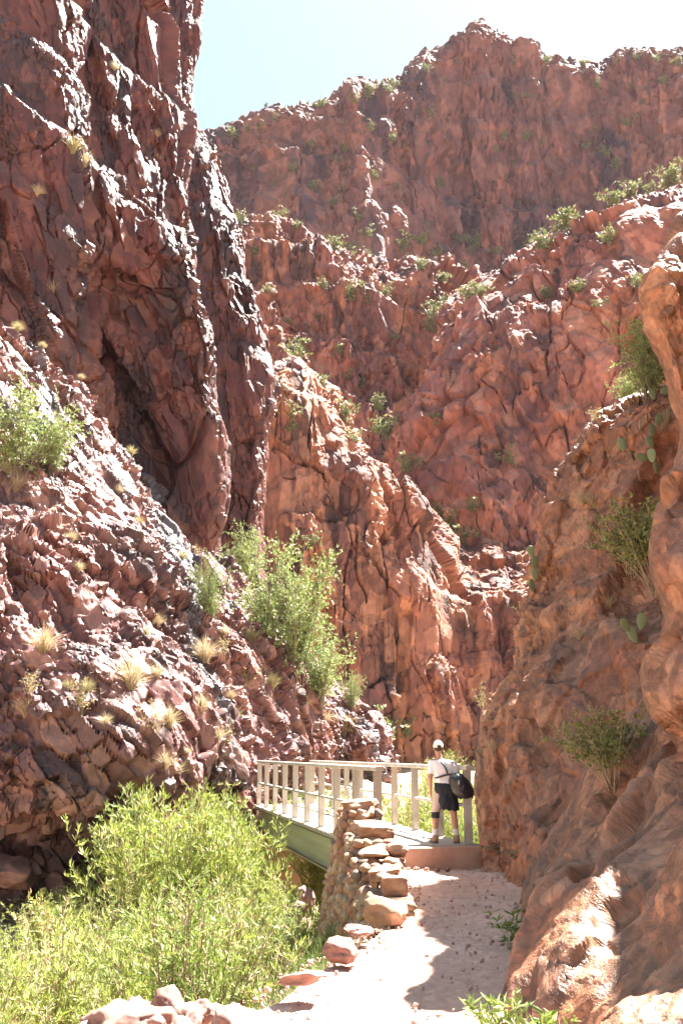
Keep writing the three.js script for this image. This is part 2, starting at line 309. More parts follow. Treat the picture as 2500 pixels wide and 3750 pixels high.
// orange buttress in the middle distance
const butteColor = (x, y, z, C) => {
  const p = fbm(x * 0.07, y * 0.07, z * 0.07, 221, 4), v = fbm(x * 0.35, y * 0.045, z * 0.35, 222, 4);
  C[0] = 0.40; C[1] = 0.15; C[2] = 0.085;
  mix3(C, 0.48, 0.215, 0.12, sstep(-0.1, 0.35, p) * 0.8);
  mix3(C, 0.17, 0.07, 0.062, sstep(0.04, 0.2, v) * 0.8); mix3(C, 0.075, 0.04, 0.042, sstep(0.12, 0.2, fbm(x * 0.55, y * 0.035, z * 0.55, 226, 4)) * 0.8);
  mix3(C, 0.25, 0.10, 0.085, info.t2 > 0.68 ? 0.6 : 0); mix3(C, 0.50, 0.25, 0.155, info.t3 > 0.75 ? 0.5 : 0);
  grain(C, x, y, z, 1.9, 0.25);
};
const BUTTE = [
  [[800, 2900, 69.2], [1000, 2900, 70.4], [1150, 2900, 71.2], [1300, 2900, 72.0], [1450, 2900, 72.8], [1620, 2900, 74.0], [1800, 2900, 76.5], [2020, 2900, 77.5], [2025, 2900, 89.5]],
  [[800, 2600, 70.2], [1000, 2600, 71.4], [1150, 2600, 72.2], [1300, 2600, 73.0], [1450, 2600, 73.8], [1610, 2600, 75.0], [1790, 2600, 77.5], [2000, 2600, 78.5], [2005, 2600, 90.5]],
  [[800, 2250, 72.2], [1000, 2250, 73.4], [1150, 2250, 74.2], [1300, 2250, 75.0], [1450, 2250, 75.8], [1600, 2250, 77.0], [1770, 2260, 79], [1970, 2230, 80], [1975, 2230, 92]],
  [[800, 1880, 73.9], [1000, 1900, 75.1], [1140, 1920, 75.9], [1290, 1960, 76.5], [1440, 1980, 77.1], [1585, 1980, 78.5], [1730, 2120, 83.5], [1950, 2080, 84.5], [1955, 2080, 96.5]],
  [[800, 1640, 75.6], [980, 1600, 76.6], [1080, 1590, 77.2], [1240, 1660, 78.0], [1370, 1790, 78.4], [1520, 1850, 79.8], [1690, 2050, 89], [1920, 2000, 90], [1925, 2000, 102]],
  [[800, 1420, 80.2], [970, 1400, 81.0], [1090, 1385, 81.8], [1190, 1490, 83.0], [1310, 1660, 84.2], [1440, 1800, 85.0], [1640, 1980, 96], [1890, 1940, 97], [1895, 1940, 109]],
  [[800, 1430, 97.4], [970, 1410, 97.8], [1100, 1400, 98.2], [1205, 1510, 99.0], [1325, 1690, 99.8], [1450, 1815, 101.0], [1640, 1990, 104], [1890, 1960, 104], [1895, 1960, 116]],
];
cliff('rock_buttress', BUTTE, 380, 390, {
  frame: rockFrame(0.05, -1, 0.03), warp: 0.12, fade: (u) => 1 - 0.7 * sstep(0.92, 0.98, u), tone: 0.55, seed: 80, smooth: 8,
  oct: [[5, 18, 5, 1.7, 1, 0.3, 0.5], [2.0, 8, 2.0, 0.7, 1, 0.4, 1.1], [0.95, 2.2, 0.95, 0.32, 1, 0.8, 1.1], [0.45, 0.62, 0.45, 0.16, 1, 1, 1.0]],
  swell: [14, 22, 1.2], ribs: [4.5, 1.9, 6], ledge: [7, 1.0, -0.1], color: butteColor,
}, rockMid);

// long red wall to the right
const wallColor = (x, y, z, C) => {
  const p = fbm(x * 0.045, y * 0.06, z * 0.045, 231, 4), v = fbm(x * 0.25, y * 0.06, z * 0.25, 232, 4);
  C[0] = 0.38; C[1] = 0.135; C[2] = 0.09;
  mix3(C, 0.47, 0.185, 0.105, sstep(-0.15, 0.3, p) * 0.85);
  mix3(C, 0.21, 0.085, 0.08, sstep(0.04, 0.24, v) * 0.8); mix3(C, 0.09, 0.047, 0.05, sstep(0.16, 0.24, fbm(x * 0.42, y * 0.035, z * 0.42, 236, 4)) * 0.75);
  mix3(C, 0.27, 0.105, 0.095, info.t2 > 0.7 ? 0.55 : 0); mix3(C, 0.48, 0.23, 0.155, info.t3 > 0.75 ? 0.45 : 0);
  grain(C, x, y, z, 1.4, 0.25);
};
const WALL = [
  [[1560, 2900, 94], [1665, 2900, 84], [1800, 2900, 85.5], [2000, 2900, 86], [2250, 2900, 86], [2700, 2900, 84]],
  [[1560, 2450, 97], [1665, 2450, 86], [1800, 2450, 87.5], [2000, 2450, 88.5], [2250, 2450, 88], [2700, 2450, 86]],
  [[1530, 2050, 106], [1650, 2050, 93], [1800, 2050, 92.5], [2000, 2050, 93], [2250, 2050, 91.5], [2700, 2050, 89]],
  [[1410, 1720, 114], [1530, 1650, 105], [1750, 1640, 100], [2000, 1640, 98], [2250, 1640, 95.5], [2700, 1640, 92]],
  [[1500, 1460, 119], [1630, 1370, 111], [1800, 1330, 105], [2000, 1300, 102.5], [2250, 1280, 100], [2700, 1250, 96]],
  [[1620, 1250, 124], [1720, 1160, 117], [1870, 1110, 111], [2030, 1060, 108], [2260, 1000, 105], [2700, 950, 101]],
  [[1690, 1130, 128], [1790, 1065, 123], [1910, 985, 118], [2060, 885, 115], [2300, 760, 112], [2700, 660, 108]],
  [[1700, 1140, 150], [1800, 1080, 148], [1920, 1000, 146], [2070, 900, 146], [2310, 775, 146], [2700, 675, 146]],
];
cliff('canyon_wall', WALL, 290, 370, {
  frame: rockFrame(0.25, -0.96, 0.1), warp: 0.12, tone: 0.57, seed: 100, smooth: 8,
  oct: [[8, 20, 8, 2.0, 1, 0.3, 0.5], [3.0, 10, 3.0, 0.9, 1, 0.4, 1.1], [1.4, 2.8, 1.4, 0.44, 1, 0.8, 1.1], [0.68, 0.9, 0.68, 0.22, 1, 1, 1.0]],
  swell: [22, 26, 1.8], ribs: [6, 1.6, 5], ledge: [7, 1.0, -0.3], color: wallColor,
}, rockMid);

// stepped ridge behind them
const RIDGE = [
  [[800, 2050, 124], [1000, 2050, 126], [1200, 2050, 127], [1350, 2050, 127], [1500, 2050, 126], [1750, 2050, 122]],
  [[800, 1620, 127], [1000, 1620, 129], [1200, 1630, 130], [1350, 1650, 130], [1480, 1660, 129], [1700, 1620, 127]],
  [[800, 1350, 131], [1000, 1350, 133], [1200, 1350, 134], [1380, 1370, 134.5], [1550, 1400, 134], [1730, 1350, 134]],
  [[800, 1130, 135], [1000, 1130, 137], [1180, 1150, 138], [1380, 1180, 138], [1560, 1200, 139], [1740, 1200, 140]],
  [[800, 880, 142], [1000, 850, 143], [1130, 920, 144], [1350, 1015, 145], [1560, 1040, 146], [1720, 1110, 148]],
  [[800, 850, 156], [1000, 825, 157], [1140, 890, 159], [1360, 990, 161], [1580, 1015, 163], [1740, 1090, 168]],
  [[800, 870, 190], [1000, 845, 190], [1140, 910, 190], [1360, 1010, 190], [1580, 1035, 190], [1740, 1110, 190]],
];
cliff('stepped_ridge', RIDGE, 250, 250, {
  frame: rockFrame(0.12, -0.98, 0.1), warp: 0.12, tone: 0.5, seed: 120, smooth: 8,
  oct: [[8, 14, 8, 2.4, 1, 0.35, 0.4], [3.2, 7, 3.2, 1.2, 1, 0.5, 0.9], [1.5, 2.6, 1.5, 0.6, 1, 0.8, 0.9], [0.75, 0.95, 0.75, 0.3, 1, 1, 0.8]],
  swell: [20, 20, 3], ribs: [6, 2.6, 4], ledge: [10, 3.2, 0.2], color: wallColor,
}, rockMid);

// far mountain
const SKYLINE = [[600, 560], [773, 505], [893, 462], [1020, 416], [1116, 392], [1243, 355], [1307, 307], [1387, 332], [1482, 306], [1530, 245], [1610, 212], [1690, 146], [1753, 98], [1833, 146], [1870, 190], [1937, 166], [1992, 218], [2104, 240], [2208, 249], [2280, 203], [2360, 217], [2500, 210], [2750, 190]];
const farD = (px) => 262 + 26 * sstep(1300, 1750, px) - 10 * sstep(1900, 2500, px);
const MOUNTAIN = [
  [1500, -34], [1150, -26], [900, -19], [640, -11], [0.45, -5], [0.0, 0], [-0.001, 34],
].map(([y, dd], r) => SKYLINE.map(([x, top], c) => {
  const wob = 2.5 * Math.sin(c * 2.1 + r * 1.3);
  if (r < 4) return [lerp(x, 1250 + (x - 1250) * 1.02, 0.5), Math.max(y, top + (4 - r) * 110), farD(x) + dd + wob];
  if (r === 4) return [x, top + 110, farD(x) + dd + wob * 0.5];
  return [x, top + (r === 6 ? 16 : 0), farD(x) + dd];
}));
const farColor = (x, y, z, C) => {
  const p = fbm(x * 0.02, y * 0.022, z * 0.02, 241, 4), v = fbm(x * 0.1, y * 0.03, z * 0.1, 242, 4);
  C[0] = 0.29; C[1] = 0.115; C[2] = 0.09;
  mix3(C, 0.37, 0.17, 0.115, sstep(-0.1, 0.35, p) * 0.7);
  mix3(C, 0.10, 0.052, 0.07, sstep(-0.02, 0.22, v) * 0.85);
  mix3(C, 0.22, 0.10, 0.09, info.t2 > 0.65 ? 0.5 : 0); mix3(C, 0.38, 0.175, 0.125, info.t3 > 0.75 ? 0.45 : 0);
  grain(C, x, y, z, 0.6, 0.25);
};
cliff('mountain', MOUNTAIN, 400, 240, {
  frame: rockFrame(0.08, -0.99, 0.05), warp: 0.12, tone: 0.43, seed: 140, smooth: 5,
  oct: [[15, 40, 15, 2.6, 1, 0.3, 0.6], [6, 18, 6, 1.7, 1, 0.4, 1.0], [2.8, 5.6, 2.8, 1.0, 1, 0.8, 1.0], [1.4, 1.9, 1.4, 0.5, 1, 1, 1.0]],
  swell: [40, 40, 2.4], ribs: [8, 3.4, 6], ledge: [20, 2.8, 0.05], color: farColor,
}, rockMid);

// right side: prow beside the bridge end, ramp beside the path, overhanging block
const nearColor = (x, y, z, C) => {
  const p = fbm(x * 0.3, y * 0.3, z * 0.3, 251, 4), v = fbm(x * 1.3, y * 0.22, z * 1.3, 252, 4), q = fbm(x * 0.9, y * 0.9, z * 0.9, 253, 3);
  C[0] = 0.37; C[1] = 0.145; C[2] = 0.07;
  mix3(C, 0.46, 0.195, 0.095, sstep(-0.05, 0.3, p) * 0.8);
  mix3(C, 0.21, 0.105, 0.062, sstep(0.04, 0.25, v) * 0.6);
  mix3(C, 0.46, 0.17, 0.095, sstep(0.12, 0.35, q) * 0.6);
  mix3(C, 0.24, 0.115, 0.068, info.t2 > 0.66 ? 0.5 : 0); mix3(C, 0.48, 0.25, 0.15, info.t3 > 0.75 ? 0.4 : 0);
  grain(C, x, y, z, 14, 0.3);
};
const PROW = [
  [[1779, 3190, 20.8], [1765, 3230, 17.8], [1850, 3290, 16], [1950, 3330, 14.5], [2150, 3350, 13.5], [2400, 3380, 12.5], [2750, 3420, 11.5]],
  [[1774, 3000, 21.1], [1760, 3000, 18.1], [1850, 2990, 16.5], [1950, 2980, 15.3], [2150, 2970, 14.3], [2400, 2960, 13.3], [2750, 2950, 12]],
  [[1756, 2750, 21.4], [1742, 2750, 18.4], [1850, 2740, 17], [1960, 2730, 16], [2150, 2720, 15], [2400, 2700, 14], [2750, 2700, 12.5]],
  [[1784, 2560, 21.7], [1770, 2570, 18.7], [1870, 2530, 17.5], [1975, 2500, 16.5], [2160, 2480, 15.6], [2400, 2450, 14.6], [2750, 2450, 13]],
  [[1911, 2420, 22.2], [1897, 2430, 19.2], [1965, 2400, 18.2], [2040, 2350, 17.4], [2200, 2300, 16.5], [2420, 2250, 15.5], [2750, 2250, 14]],
  [[1966, 2200, 22.9], [1952, 2200, 19.9], [2020, 2180, 19.1], [2100, 2150, 18.5], [2250, 2100, 17.7], [2440, 2050, 16.6], [2750, 2050, 15]],
  [[2041, 1950, 23.1], [2027, 1930, 20.1], [2090, 1920, 19.4], [2170, 1900, 18.9], [2300, 1870, 18.1], [2460, 1850, 17.1], [2750, 1850, 15.4]],
  [[2124, 1720, 23.4], [2110, 1700, 20.4], [2160, 1690, 19.8], [2230, 1680, 19.3], [2340, 1670, 18.6], [2480, 1660, 17.8], [2750, 1650, 15.9]],
  [[2229, 1530, 23.5], [2215, 1550, 20.5], [2260, 1510, 20.0], [2310, 1480, 19.5], [2390, 1465, 18.9], [2490, 1455, 18.3], [2750, 1440, 16.4]],
  [[2314, 1490, 28.2], [2300, 1500, 25.2], [2330, 1470, 24.2], [2370, 1460, 23.7], [2430, 1455, 23.2], [2510, 1445, 22.2], [2750, 1400, 20.2]],
];
cliff('rock_prow', PROW, 280, 440, {
  frame: rockFrame(0.1, -0.98, 0.12), warp: 0.12, warpScale: 0.5, fade: (u) => 0.5 + 0.5 * sstep(0.03, 0.15, u), exact: true, uv: [[0.55, 0, 0.83], [0, 1, 0]], tone: 0.66, seed: 160, smooth: 10,
  oct: [[2.4, 4.0, 2.4, 0.45, 1, 0.25, 0.1, 0.05], [0.9, 1.3, 0.9, 0.22, 1, 0.45, 0.5, 0.07], [0.36, 0.4, 0.36, 0.1, 1, 0.8, 0.8, 0.1], [0.14, 0.16, 0.14, 0.034, 1, 1, 0.7, 0.16]],
  swell: [3, 4, 0.4], ledge: [1.6, 0.16, -0.3], color: nearColor,
}, rockNear);
const RAMP = [
  [[2000, 3360, 14.2], [1935, 3380, 12.8], [1939, 3460, 11], [1928, 3550, 9.3], [1934, 3690, 7.8], [1970, 3860, 6.4], [2073, 4090, 5], [2209, 4390, 4.2]],
  [[2040, 3080, 14.3], [1990, 3110, 12.9], [2008, 3200, 11.2], [2006, 3300, 9.6], [2027, 3420, 8.1], [2080, 3560, 6.8], [2220, 3750, 5.4], [2418, 3980, 4.6]],
  [[2110, 2920, 14.5], [2085, 2960, 13.1], [2075, 3050, 11.6], [2133, 3150, 10.1], [2173, 3260, 8.6], [2254, 3380, 7.3], [2442, 3500, 5.9], [2668, 3650, 5.0]],
  [[2200, 2750, 14.8], [2180, 2800, 13.5], [2180, 2880, 12.1], [2260, 2960, 10.7], [2319, 3040, 9.2], [2418, 3100, 7.9], [2643, 3150, 6.5], [2947, 3200, 5.6]],
  [[2320, 2580, 15], [2300, 2630, 13.8], [2310, 2690, 12.5], [2388, 2740, 11.2], [2455, 2780, 9.8], [2574, 2780, 8.5], [2836, 2750, 7.1], [3137, 2780, 6.2]],
  [[2440, 2380, 15.2], [2430, 2420, 14.1], [2450, 2460, 12.9], [2490, 2480, 11.7], [2612, 2480, 10.4], [2739, 2430, 9.2], [3029, 2350, 7.8], [3377, 2330, 7]],
];
cliff('rock_ramp', RAMP, 470, 360, {
  frame: rockFrame(0.7, 0.68, -0.2), warp: 0.12, warpScale: 0.6, exact: true, uv: [[0, 0, 1], [0.66, 0.75, 0]], tone: 0.66, seed: 180, smooth: 10,
  oct: [[1.0, 2.4, 1.0, 0.22, 1, 0.6, 0.1, 0.08], [0.42, 1.0, 0.42, 0.11, 1, 0.8, 0.2, 0.12], [0.19, 0.34, 0.19, 0.045, 1, 0.9, 0.3, 0.16], [0.09, 0.13, 0.09, 0.018, 1, 1, 0.3, 0.25]],
  swell: [1.6, 1.6, 0.3], color: nearColor,
}, rockRamp);
const BLOCK = [
  [[2344, 3900, 10.1], [2330, 3900, 7.6], [2480, 3900, 6.6], [2700, 3900, 6], [3000, 3900, 5.6]],
  [[2359, 3450, 10.7], [2345, 3450, 8.2], [2480, 3450, 7.4], [2700, 3450, 6.8], [3000, 3450, 6.2]],
  [[2429, 3100, 11.3], [2415, 3120, 8.8], [2520, 3120, 8.2], [2750, 3120, 7.5], [3000, 3120, 6.8]],
  [[2419, 2900, 11.5], [2405, 2920, 9], [2520, 2920, 8.4], [2750, 2920, 7.7], [3000, 2920, 7]],
  [[2479, 2720, 12.0], [2465, 2730, 9.5], [2540, 2720, 9], [2750, 2720, 8], [3000, 2720, 7.2]],
  [[2404, 2590, 11.7], [2390, 2600, 9.2], [2490, 2590, 8.3], [2720, 2570, 7.6], [3000, 2560, 7]],
  [[2392, 2450, 11.8], [2378, 2450, 9.3], [2490, 2440, 8.5], [2720, 2430, 7.8], [3000, 2430, 7.2]],
  [[2449, 2260, 12.1], [2435, 2270, 9.6], [2520, 2260, 9.0], [2720, 2260, 8.2], [3000, 2260, 7.5]],
  [[2398, 2060, 12.0], [2384, 2070, 9.5], [2490, 2070, 8.8], [2720, 2070, 8.1], [3000, 2070, 7.5]],
  [[2414, 1900, 12.2], [2400, 1900, 9.7], [2500, 1890, 9.40], [2720, 1890, 9.15], [3000, 1890, 8.90]],
  [[2489, 1720, 12.7], [2475, 1740, 10.2], [2560, 1720, 9.90], [2760, 1700, 9.65], [3000, 1700, 9.40]],
  [[2526, 1560, 12.8], [2512, 1570, 10.3], [2600, 1560, 10.00], [2780, 1550, 9.75], [3000, 1550, 9.50]],
  [[2454, 1380, 12.7], [2440, 1390, 10.2], [2540, 1380, 9.90], [2740, 1370, 9.65], [3000, 1370, 9.40]],
  [[2416, 1150, 12.8], [2402, 1160, 10.3], [2510, 1150, 10.00], [2720, 1150, 9.75], [3000, 1150, 9.50]],
  [[2426, 990, 13.0], [2412, 1000, 10.5], [2520, 990, 10.20], [2740, 980, 9.95], [3000, 980, 9.70]],
  [[2494, 800, 13.4], [2480, 820, 10.9], [2580, 820, 10.5], [2740, 1000, 10], [2900, 1350, 9.4]],
  [[2614, 740, 15.5], [2600, 750, 13], [2660, 780, 12.5], [2800, 950, 12], [2950, 1300, 11.5]],
];
cliff('overhanging_block', BLOCK, 150, 430, {
  frame: rockFrame(0.35, -0.9, 0.1), warp: 0.12, warpScale: 0.6, fade: (u) => 0.25 + 0.75 * sstep(0.1, 0.28, u), exact: true, uv: [[0.85, 0, 0.5], [0, 1, 0]], tone: 0.66, seed: 200, smooth: 10,
  oct: [[1.3, 1.6, 1.3, 0.28, 1, 0.6, 0.1, 0.06], [0.55, 0.7, 0.55, 0.14, 1, 0.8, 0.3, 0.09], [0.22, 0.28, 0.22, 0.055, 1, 0.9, 0.4, 0.14], [0.09, 0.12, 0.09, 0.02, 1, 1, 0.4, 0.2]],
  swell: [1.8, 1.8, 0.3], color: nearColor,
}, rockNear);

// the same wall goes on, higher, to the right of the prow
const UPPER = [
  [[11.8, 5.9, 3], [13.7, 6.4, 3], [16.2, 7.4, 3], [18.6, 8.5, 4], [20.4, 9.3, 4], [22.4, 10.2, 4], [23.2, 10.6, 4]],
  [[12, 6.1, 7], [13.7, 6.5, 8.5], [16.2, 7.5, 10], [18.6, 8.6, 11], [20.4, 9.4, 12], [22.4, 10.3, 13], [23.2, 10.7, 8]],
  [[12.2, 6.5, 12.4], [13.9, 6.7, 13.2], [16.4, 7.8, 15.8], [18.8, 8.8, 17.9], [20.6, 9.6, 19.6], [22.4, 10.5, 21.4], [23.3, 11, 10]],
  [[12.2, 8.5, 12.8], [14, 9, 13.6], [16.5, 10, 16.4], [18.8, 11, 18.5], [20.6, 12, 20.2], [22.5, 13, 22], [23.4, 13.6, 10.5]],
].map((r) => r.map(([D, x, y]) => ({ w: [x, y, -D] })));
cliff('upper_wall', UPPER, 120, 90, {
  frame: rockFrame(0.1, -0.98, 0.12), warp: 0.12, uv: [[0.5, 0, 0.86], [0, 1, 0]], tone: 0.7, seed: 220, smooth: 6,
  oct: [[2, 3.4, 2, 0.35, 1, 0.5, 0.15], [0.9, 1.3, 0.9, 0.2, 1, 0.6, 0.25]], swell: [3, 4, 0.3], color: nearColor,
}, rockNear);

// and comes forward again on the right, above the ramp
const NEARWALL = [
  [[3.5, 4.6, 0.0], [5.5, 4.6, 0.5], [7, 4.7, 1.0], [9, 4.9, 2.0], [11.5, 5.4, 3.0]],
  [[3.5, 4.9, 4.0], [5.5, 4.9, 4.5], [7, 5.0, 5.0], [9, 5.2, 5.0], [11.5, 5.7, 6.0]],
  [[3.5, 5.4, 7.9], [5.5, 5.4, 8.7], [7, 5.5, 9.2], [9, 5.7, 9.5], [11.5, 6.2, 9.9]],
  [[3.5, 8, 8.4], [5.5, 8, 9.1], [7, 8, 9.7], [9, 8, 9.9], [11.5, 8, 10.4]],
].map((r) => r.map(([D, x, y]) => ({ w: [x, y, -D] })).reverse());
cliff('near_wall', NEARWALL, 90, 80, { frame: rockFrame(0.1, -0.98, 0.12), uv: [[0, 0, 1], [0, 1, 0]], tone: 0.5, seed: 240, smooth: 6, oct: [[1.4, 2.4, 1.4, 0.3, 1, 0.5, 0.1], [0.6, 0.9, 0.6, 0.14, 1, 0.6, 0.2]], swell: [2, 3, 0.3], color: nearColor }, rockNear);
// ---------------------------------------------------------------- ground, path
function poly(D, pts) { if (D <= pts[0][0]) return pts[0][1]; for (let i = 1; i < pts.length; i++) if (D <= pts[i][0]) { const a = pts[i - 1], b = pts[i], t = (D - a[0]) / (b[0] - a[0]); return lerp(a[1], b[1], t * t * (3 - 2 * t) * 0.5 + t * 0.5); } return pts[pts.length - 1][1]; }
const PL = [[-30, -1.6], [0, -0.9], [4, -0.85], [6, -0.8], [6.6, -0.68], [8, -0.3], [9.3, 0.1], [10.9, 0.58], [13, 0.8], [15, 0.92], [18, 0.95]];
const PR = [[-30, 1.6], [0, 1.3], [4, 1.15], [6, 1.2], [7.5, 1.5], [9.6, 1.85], [12, 2.3], [14, 2.95], [16, 2.95], [18, 2.75]];
const pathY = (D) => -0.02 * clamp(D - 4, 0, 11) - 0.01 * clamp(D - 15, 0, 4);
function groundH(x, z) {
  const D = -z, xl = poly(D, PL), xr = poly(D, PR);
  const n = fbm(x * 0.5, 3, z * 0.5, 401, 4);
  const creek = -2.7 + 0.5 * n;
  let h;
  const off = Math.max(0, xl - x), offR = Math.max(0, x - xr);
  let bank = pathY(D) - 0.11 - Math.min(0.55 * off + 0.14 * off * off, 2.6) + (off > 0 ? n * 0.3 * Math.min(1, off) : 0) + Math.min(offR * 0.15, 1);
  bank = Math.max(bank, creek - 0.2);
  h = lerp(bank, creek, sstep(18.6, 20.5, D));
  // far bank with the trail beyond the bridge
  const far = 0.1 + 0.028 * (D - 31) + n * 0.3 - 1.6 * sstep(0.4, 3.5, x + (D - 33) * 0.08) * sstep(90, 55, D);
  h = lerp(h, far, sstep(30.2, 33, D + x * 0.25));
  return h;
}
{
  const xs = [], zs = [];
  for (let i = 0; i <= 260; i++) { const t = i / 130 - 1; xs.push(45 * Math.sign(t) * (0.22 * Math.abs(t) + 0.78 * Math.abs(t) ** 3)); }
  for (let j = 0; j <= 300; j++) { const t = j / 300; zs.push(-(-30 + 62 * t + 110 * t ** 4)); }
  const NX = xs.length, NZ = zs.length, pos = [], col = [], idx = [], C = [0, 0, 0];
  for (const z of zs) for (const x of xs) {
    const y = groundH(x, z) + fbm(x * 3, 0, z * 3, 402, 3) * 0.06;
    pos.push(x, y, z);
    C[0] = 0.36; C[1] = 0.225; C[2] = 0.165;
    mix3(C, 0.30, 0.24, 0.13, sstep(-0.1, 0.3, fbm(x * 0.8, 1, z * 0.8, 403, 3)));
    grain(C, x, y, z, 6, 0.4); col.push(...C);
  }
  for (let j = 0; j < NZ - 1; j++) for (let i = 0; i < NX - 1; i++) { const a = j * NX + i; idx.push(a, a + 1, a + NX, a + 1, a + NX + 1, a + NX); }
  const G = new THREE.BufferGeometry(); G.setAttribute('position', new THREE.Float32BufferAttribute(pos, 3)); G.setAttribute('color', new THREE.Float32BufferAttribute(col, 3)); G.setIndex(idx); G.computeVertexNormals();
  structure('ground', G, std({ vertexColors: true, roughness: 1, name: 'dry soil' }));
}
{
  const G = new THREE.PlaneGeometry(3000, 3000, 1, 1).rotateX(-Math.PI / 2).translate(0, -9, 0);
  structure('valley_floor', G, std({ color: lin(0.3, 0.19, 0.14), roughness: 1 }));
}
const pathDirt = std({ vertexColors: true, roughness: 0.95, name: 'trodden pink dirt' });
{
  const NX = 150, NZ = 420, pos = [], col = [], idx = [], C = [0, 0, 0];
  for (let j = 0; j <= NZ; j++) {
    const D = -8 + 26.6 * j / NZ, xl = poly(D, PL), xr = poly(D, PR);
    for (let i = 0; i <= NX; i++) {
      const s = i / NX, e = Math.min(s, 1 - s);
      const x = lerp(xl - 0.25, xr + 0.5, s) + 0.12 * vnoise(D * 1.1, s > 0.5 ? 9 : 3, 0, 411) * (1 - sstep(0, 0.15, e));
      const rut = -0.035 * Math.exp(-(((s - 0.5) / 0.2) ** 2));
      const y = pathY(D) + 0.012 + rut + fbm(x * 2, 0, D * 2, 412, 3) * 0.03 + fbm(x * 11, 0, D * 11, 413, 2) * 0.018 - 0.19 * (1 - sstep(0, 0.09, e));
      pos.push(x, y, -D);
      C[0] = 0.47; C[1] = 0.305; C[2] = 0.245;
      mix3(C, 0.40, 0.24, 0.185, sstep(-0.1, 0.3, fbm(x * 1.2, 2, D * 1.2, 414, 3)) * 0.7);
      grain(C, x, y, D, 22, 0.35); col.push(...C);
    }
  }
  for (let j = 0; j < NZ; j++) for (let i = 0; i < NX; i++) { const a = j * (NX + 1) + i; idx.push(a, a + 1, a + NX + 1, a + 1, a + NX + 2, a + NX + 1); }
  const G = new THREE.BufferGeometry(); G.setAttribute('position', new THREE.Float32BufferAttribute(pos, 3)); G.setAttribute('color', new THREE.Float32BufferAttribute(col, 3)); G.setIndex(idx); G.computeVertexNormals();
  structure('dirt_path', G, pathDirt);
}
// ---------------------------------------------------------------- footbridge
const DECK = 0.12, TURN = Math.atan(0.237);
function box(w, h, d, x, y, z, rx = 0, ry = 0, rz = 0) { const g = new THREE.BoxGeometry(w, h, d); if (rx) g.rotateX(rx); if (rz) g.rotateZ(rz); if (ry) g.rotateY(ry); return g.translate(x, y, z); }
function bevelBox(w, h, d, b) {                              // a box with chamfered long edges, centred, long axis z
  const s = new THREE.Shape(); const X = w / 2, Y = h / 2;
  s.moveTo(-X + b, -Y); s.lineTo(X - b, -Y); s.lineTo(X, -Y + b); s.lineTo(X, Y - b); s.lineTo(X - b, Y); s.lineTo(-X + b, Y); s.lineTo(-X, Y - b); s.lineTo(-X, -Y + b); s.closePath();
  return new THREE.ExtrudeGeometry(s, { depth: d, bevelEnabled: false }).translate(0, 0, -d / 2);
}
function paintNoise(base, stain, amount, sc) {               // small tiling grain texture for paint and concrete
  const N = 128, c = new Uint8Array(N * N * 4);
  for (let j = 0; j < N; j++) for (let i = 0; i < N; i++) {
    const t = clamp(fbm(i / N * sc, j / N * sc, 0.5, 501, 4) * 0.9 + 0.35, 0, 1) * amount, k = (j * N + i) * 4;
    const f = 1 + 0.08 * vnoise(i * 0.9, j * 0.9, 0, 502);
    for (let q = 0; q < 3; q++) c[k + q] = clamp(255 * Math.pow(clamp(lerp(base[q], stain[q], t) * f, 0, 1), 1 / 2.2), 0, 255);
    c[k + 3] = 255;
  }
  const t = new THREE.DataTexture(c, N, N); t.wrapS = t.wrapT = THREE.MirroredRepeatWrapping; t.magFilter = THREE.LinearFilter; t.colorSpace = THREE.SRGBColorSpace; t.needsUpdate = true; return t;
}
const railPaint = std({ map: paintNoise([0.42, 0.385, 0.34], [0.27, 0.22, 0.17], 0.9, 7), roughness: 0.55, name: 'cream rail paint' });
const girderPaint = std({ map: paintNoise([0.40, 0.40, 0.28], [0.27, 0.235, 0.16], 1, 6), roughness: 0.5, name: 'grey green girder paint' });
const deckSteel = std({ map: paintNoise([0.52, 0.44, 0.37], [0.38, 0.28, 0.22], 0.8, 6), roughness: 0.85, name: 'dusty deck' });
const concrete = std({ map: paintNoise([0.40, 0.255, 0.19], [0.29, 0.16, 0.11], 1, 6), roughness: 0.9, name: 'red concrete' });
const rust = std({ color: lin(0.16, 0.09, 0.06), roughness: 0.8, name: 'rust' });
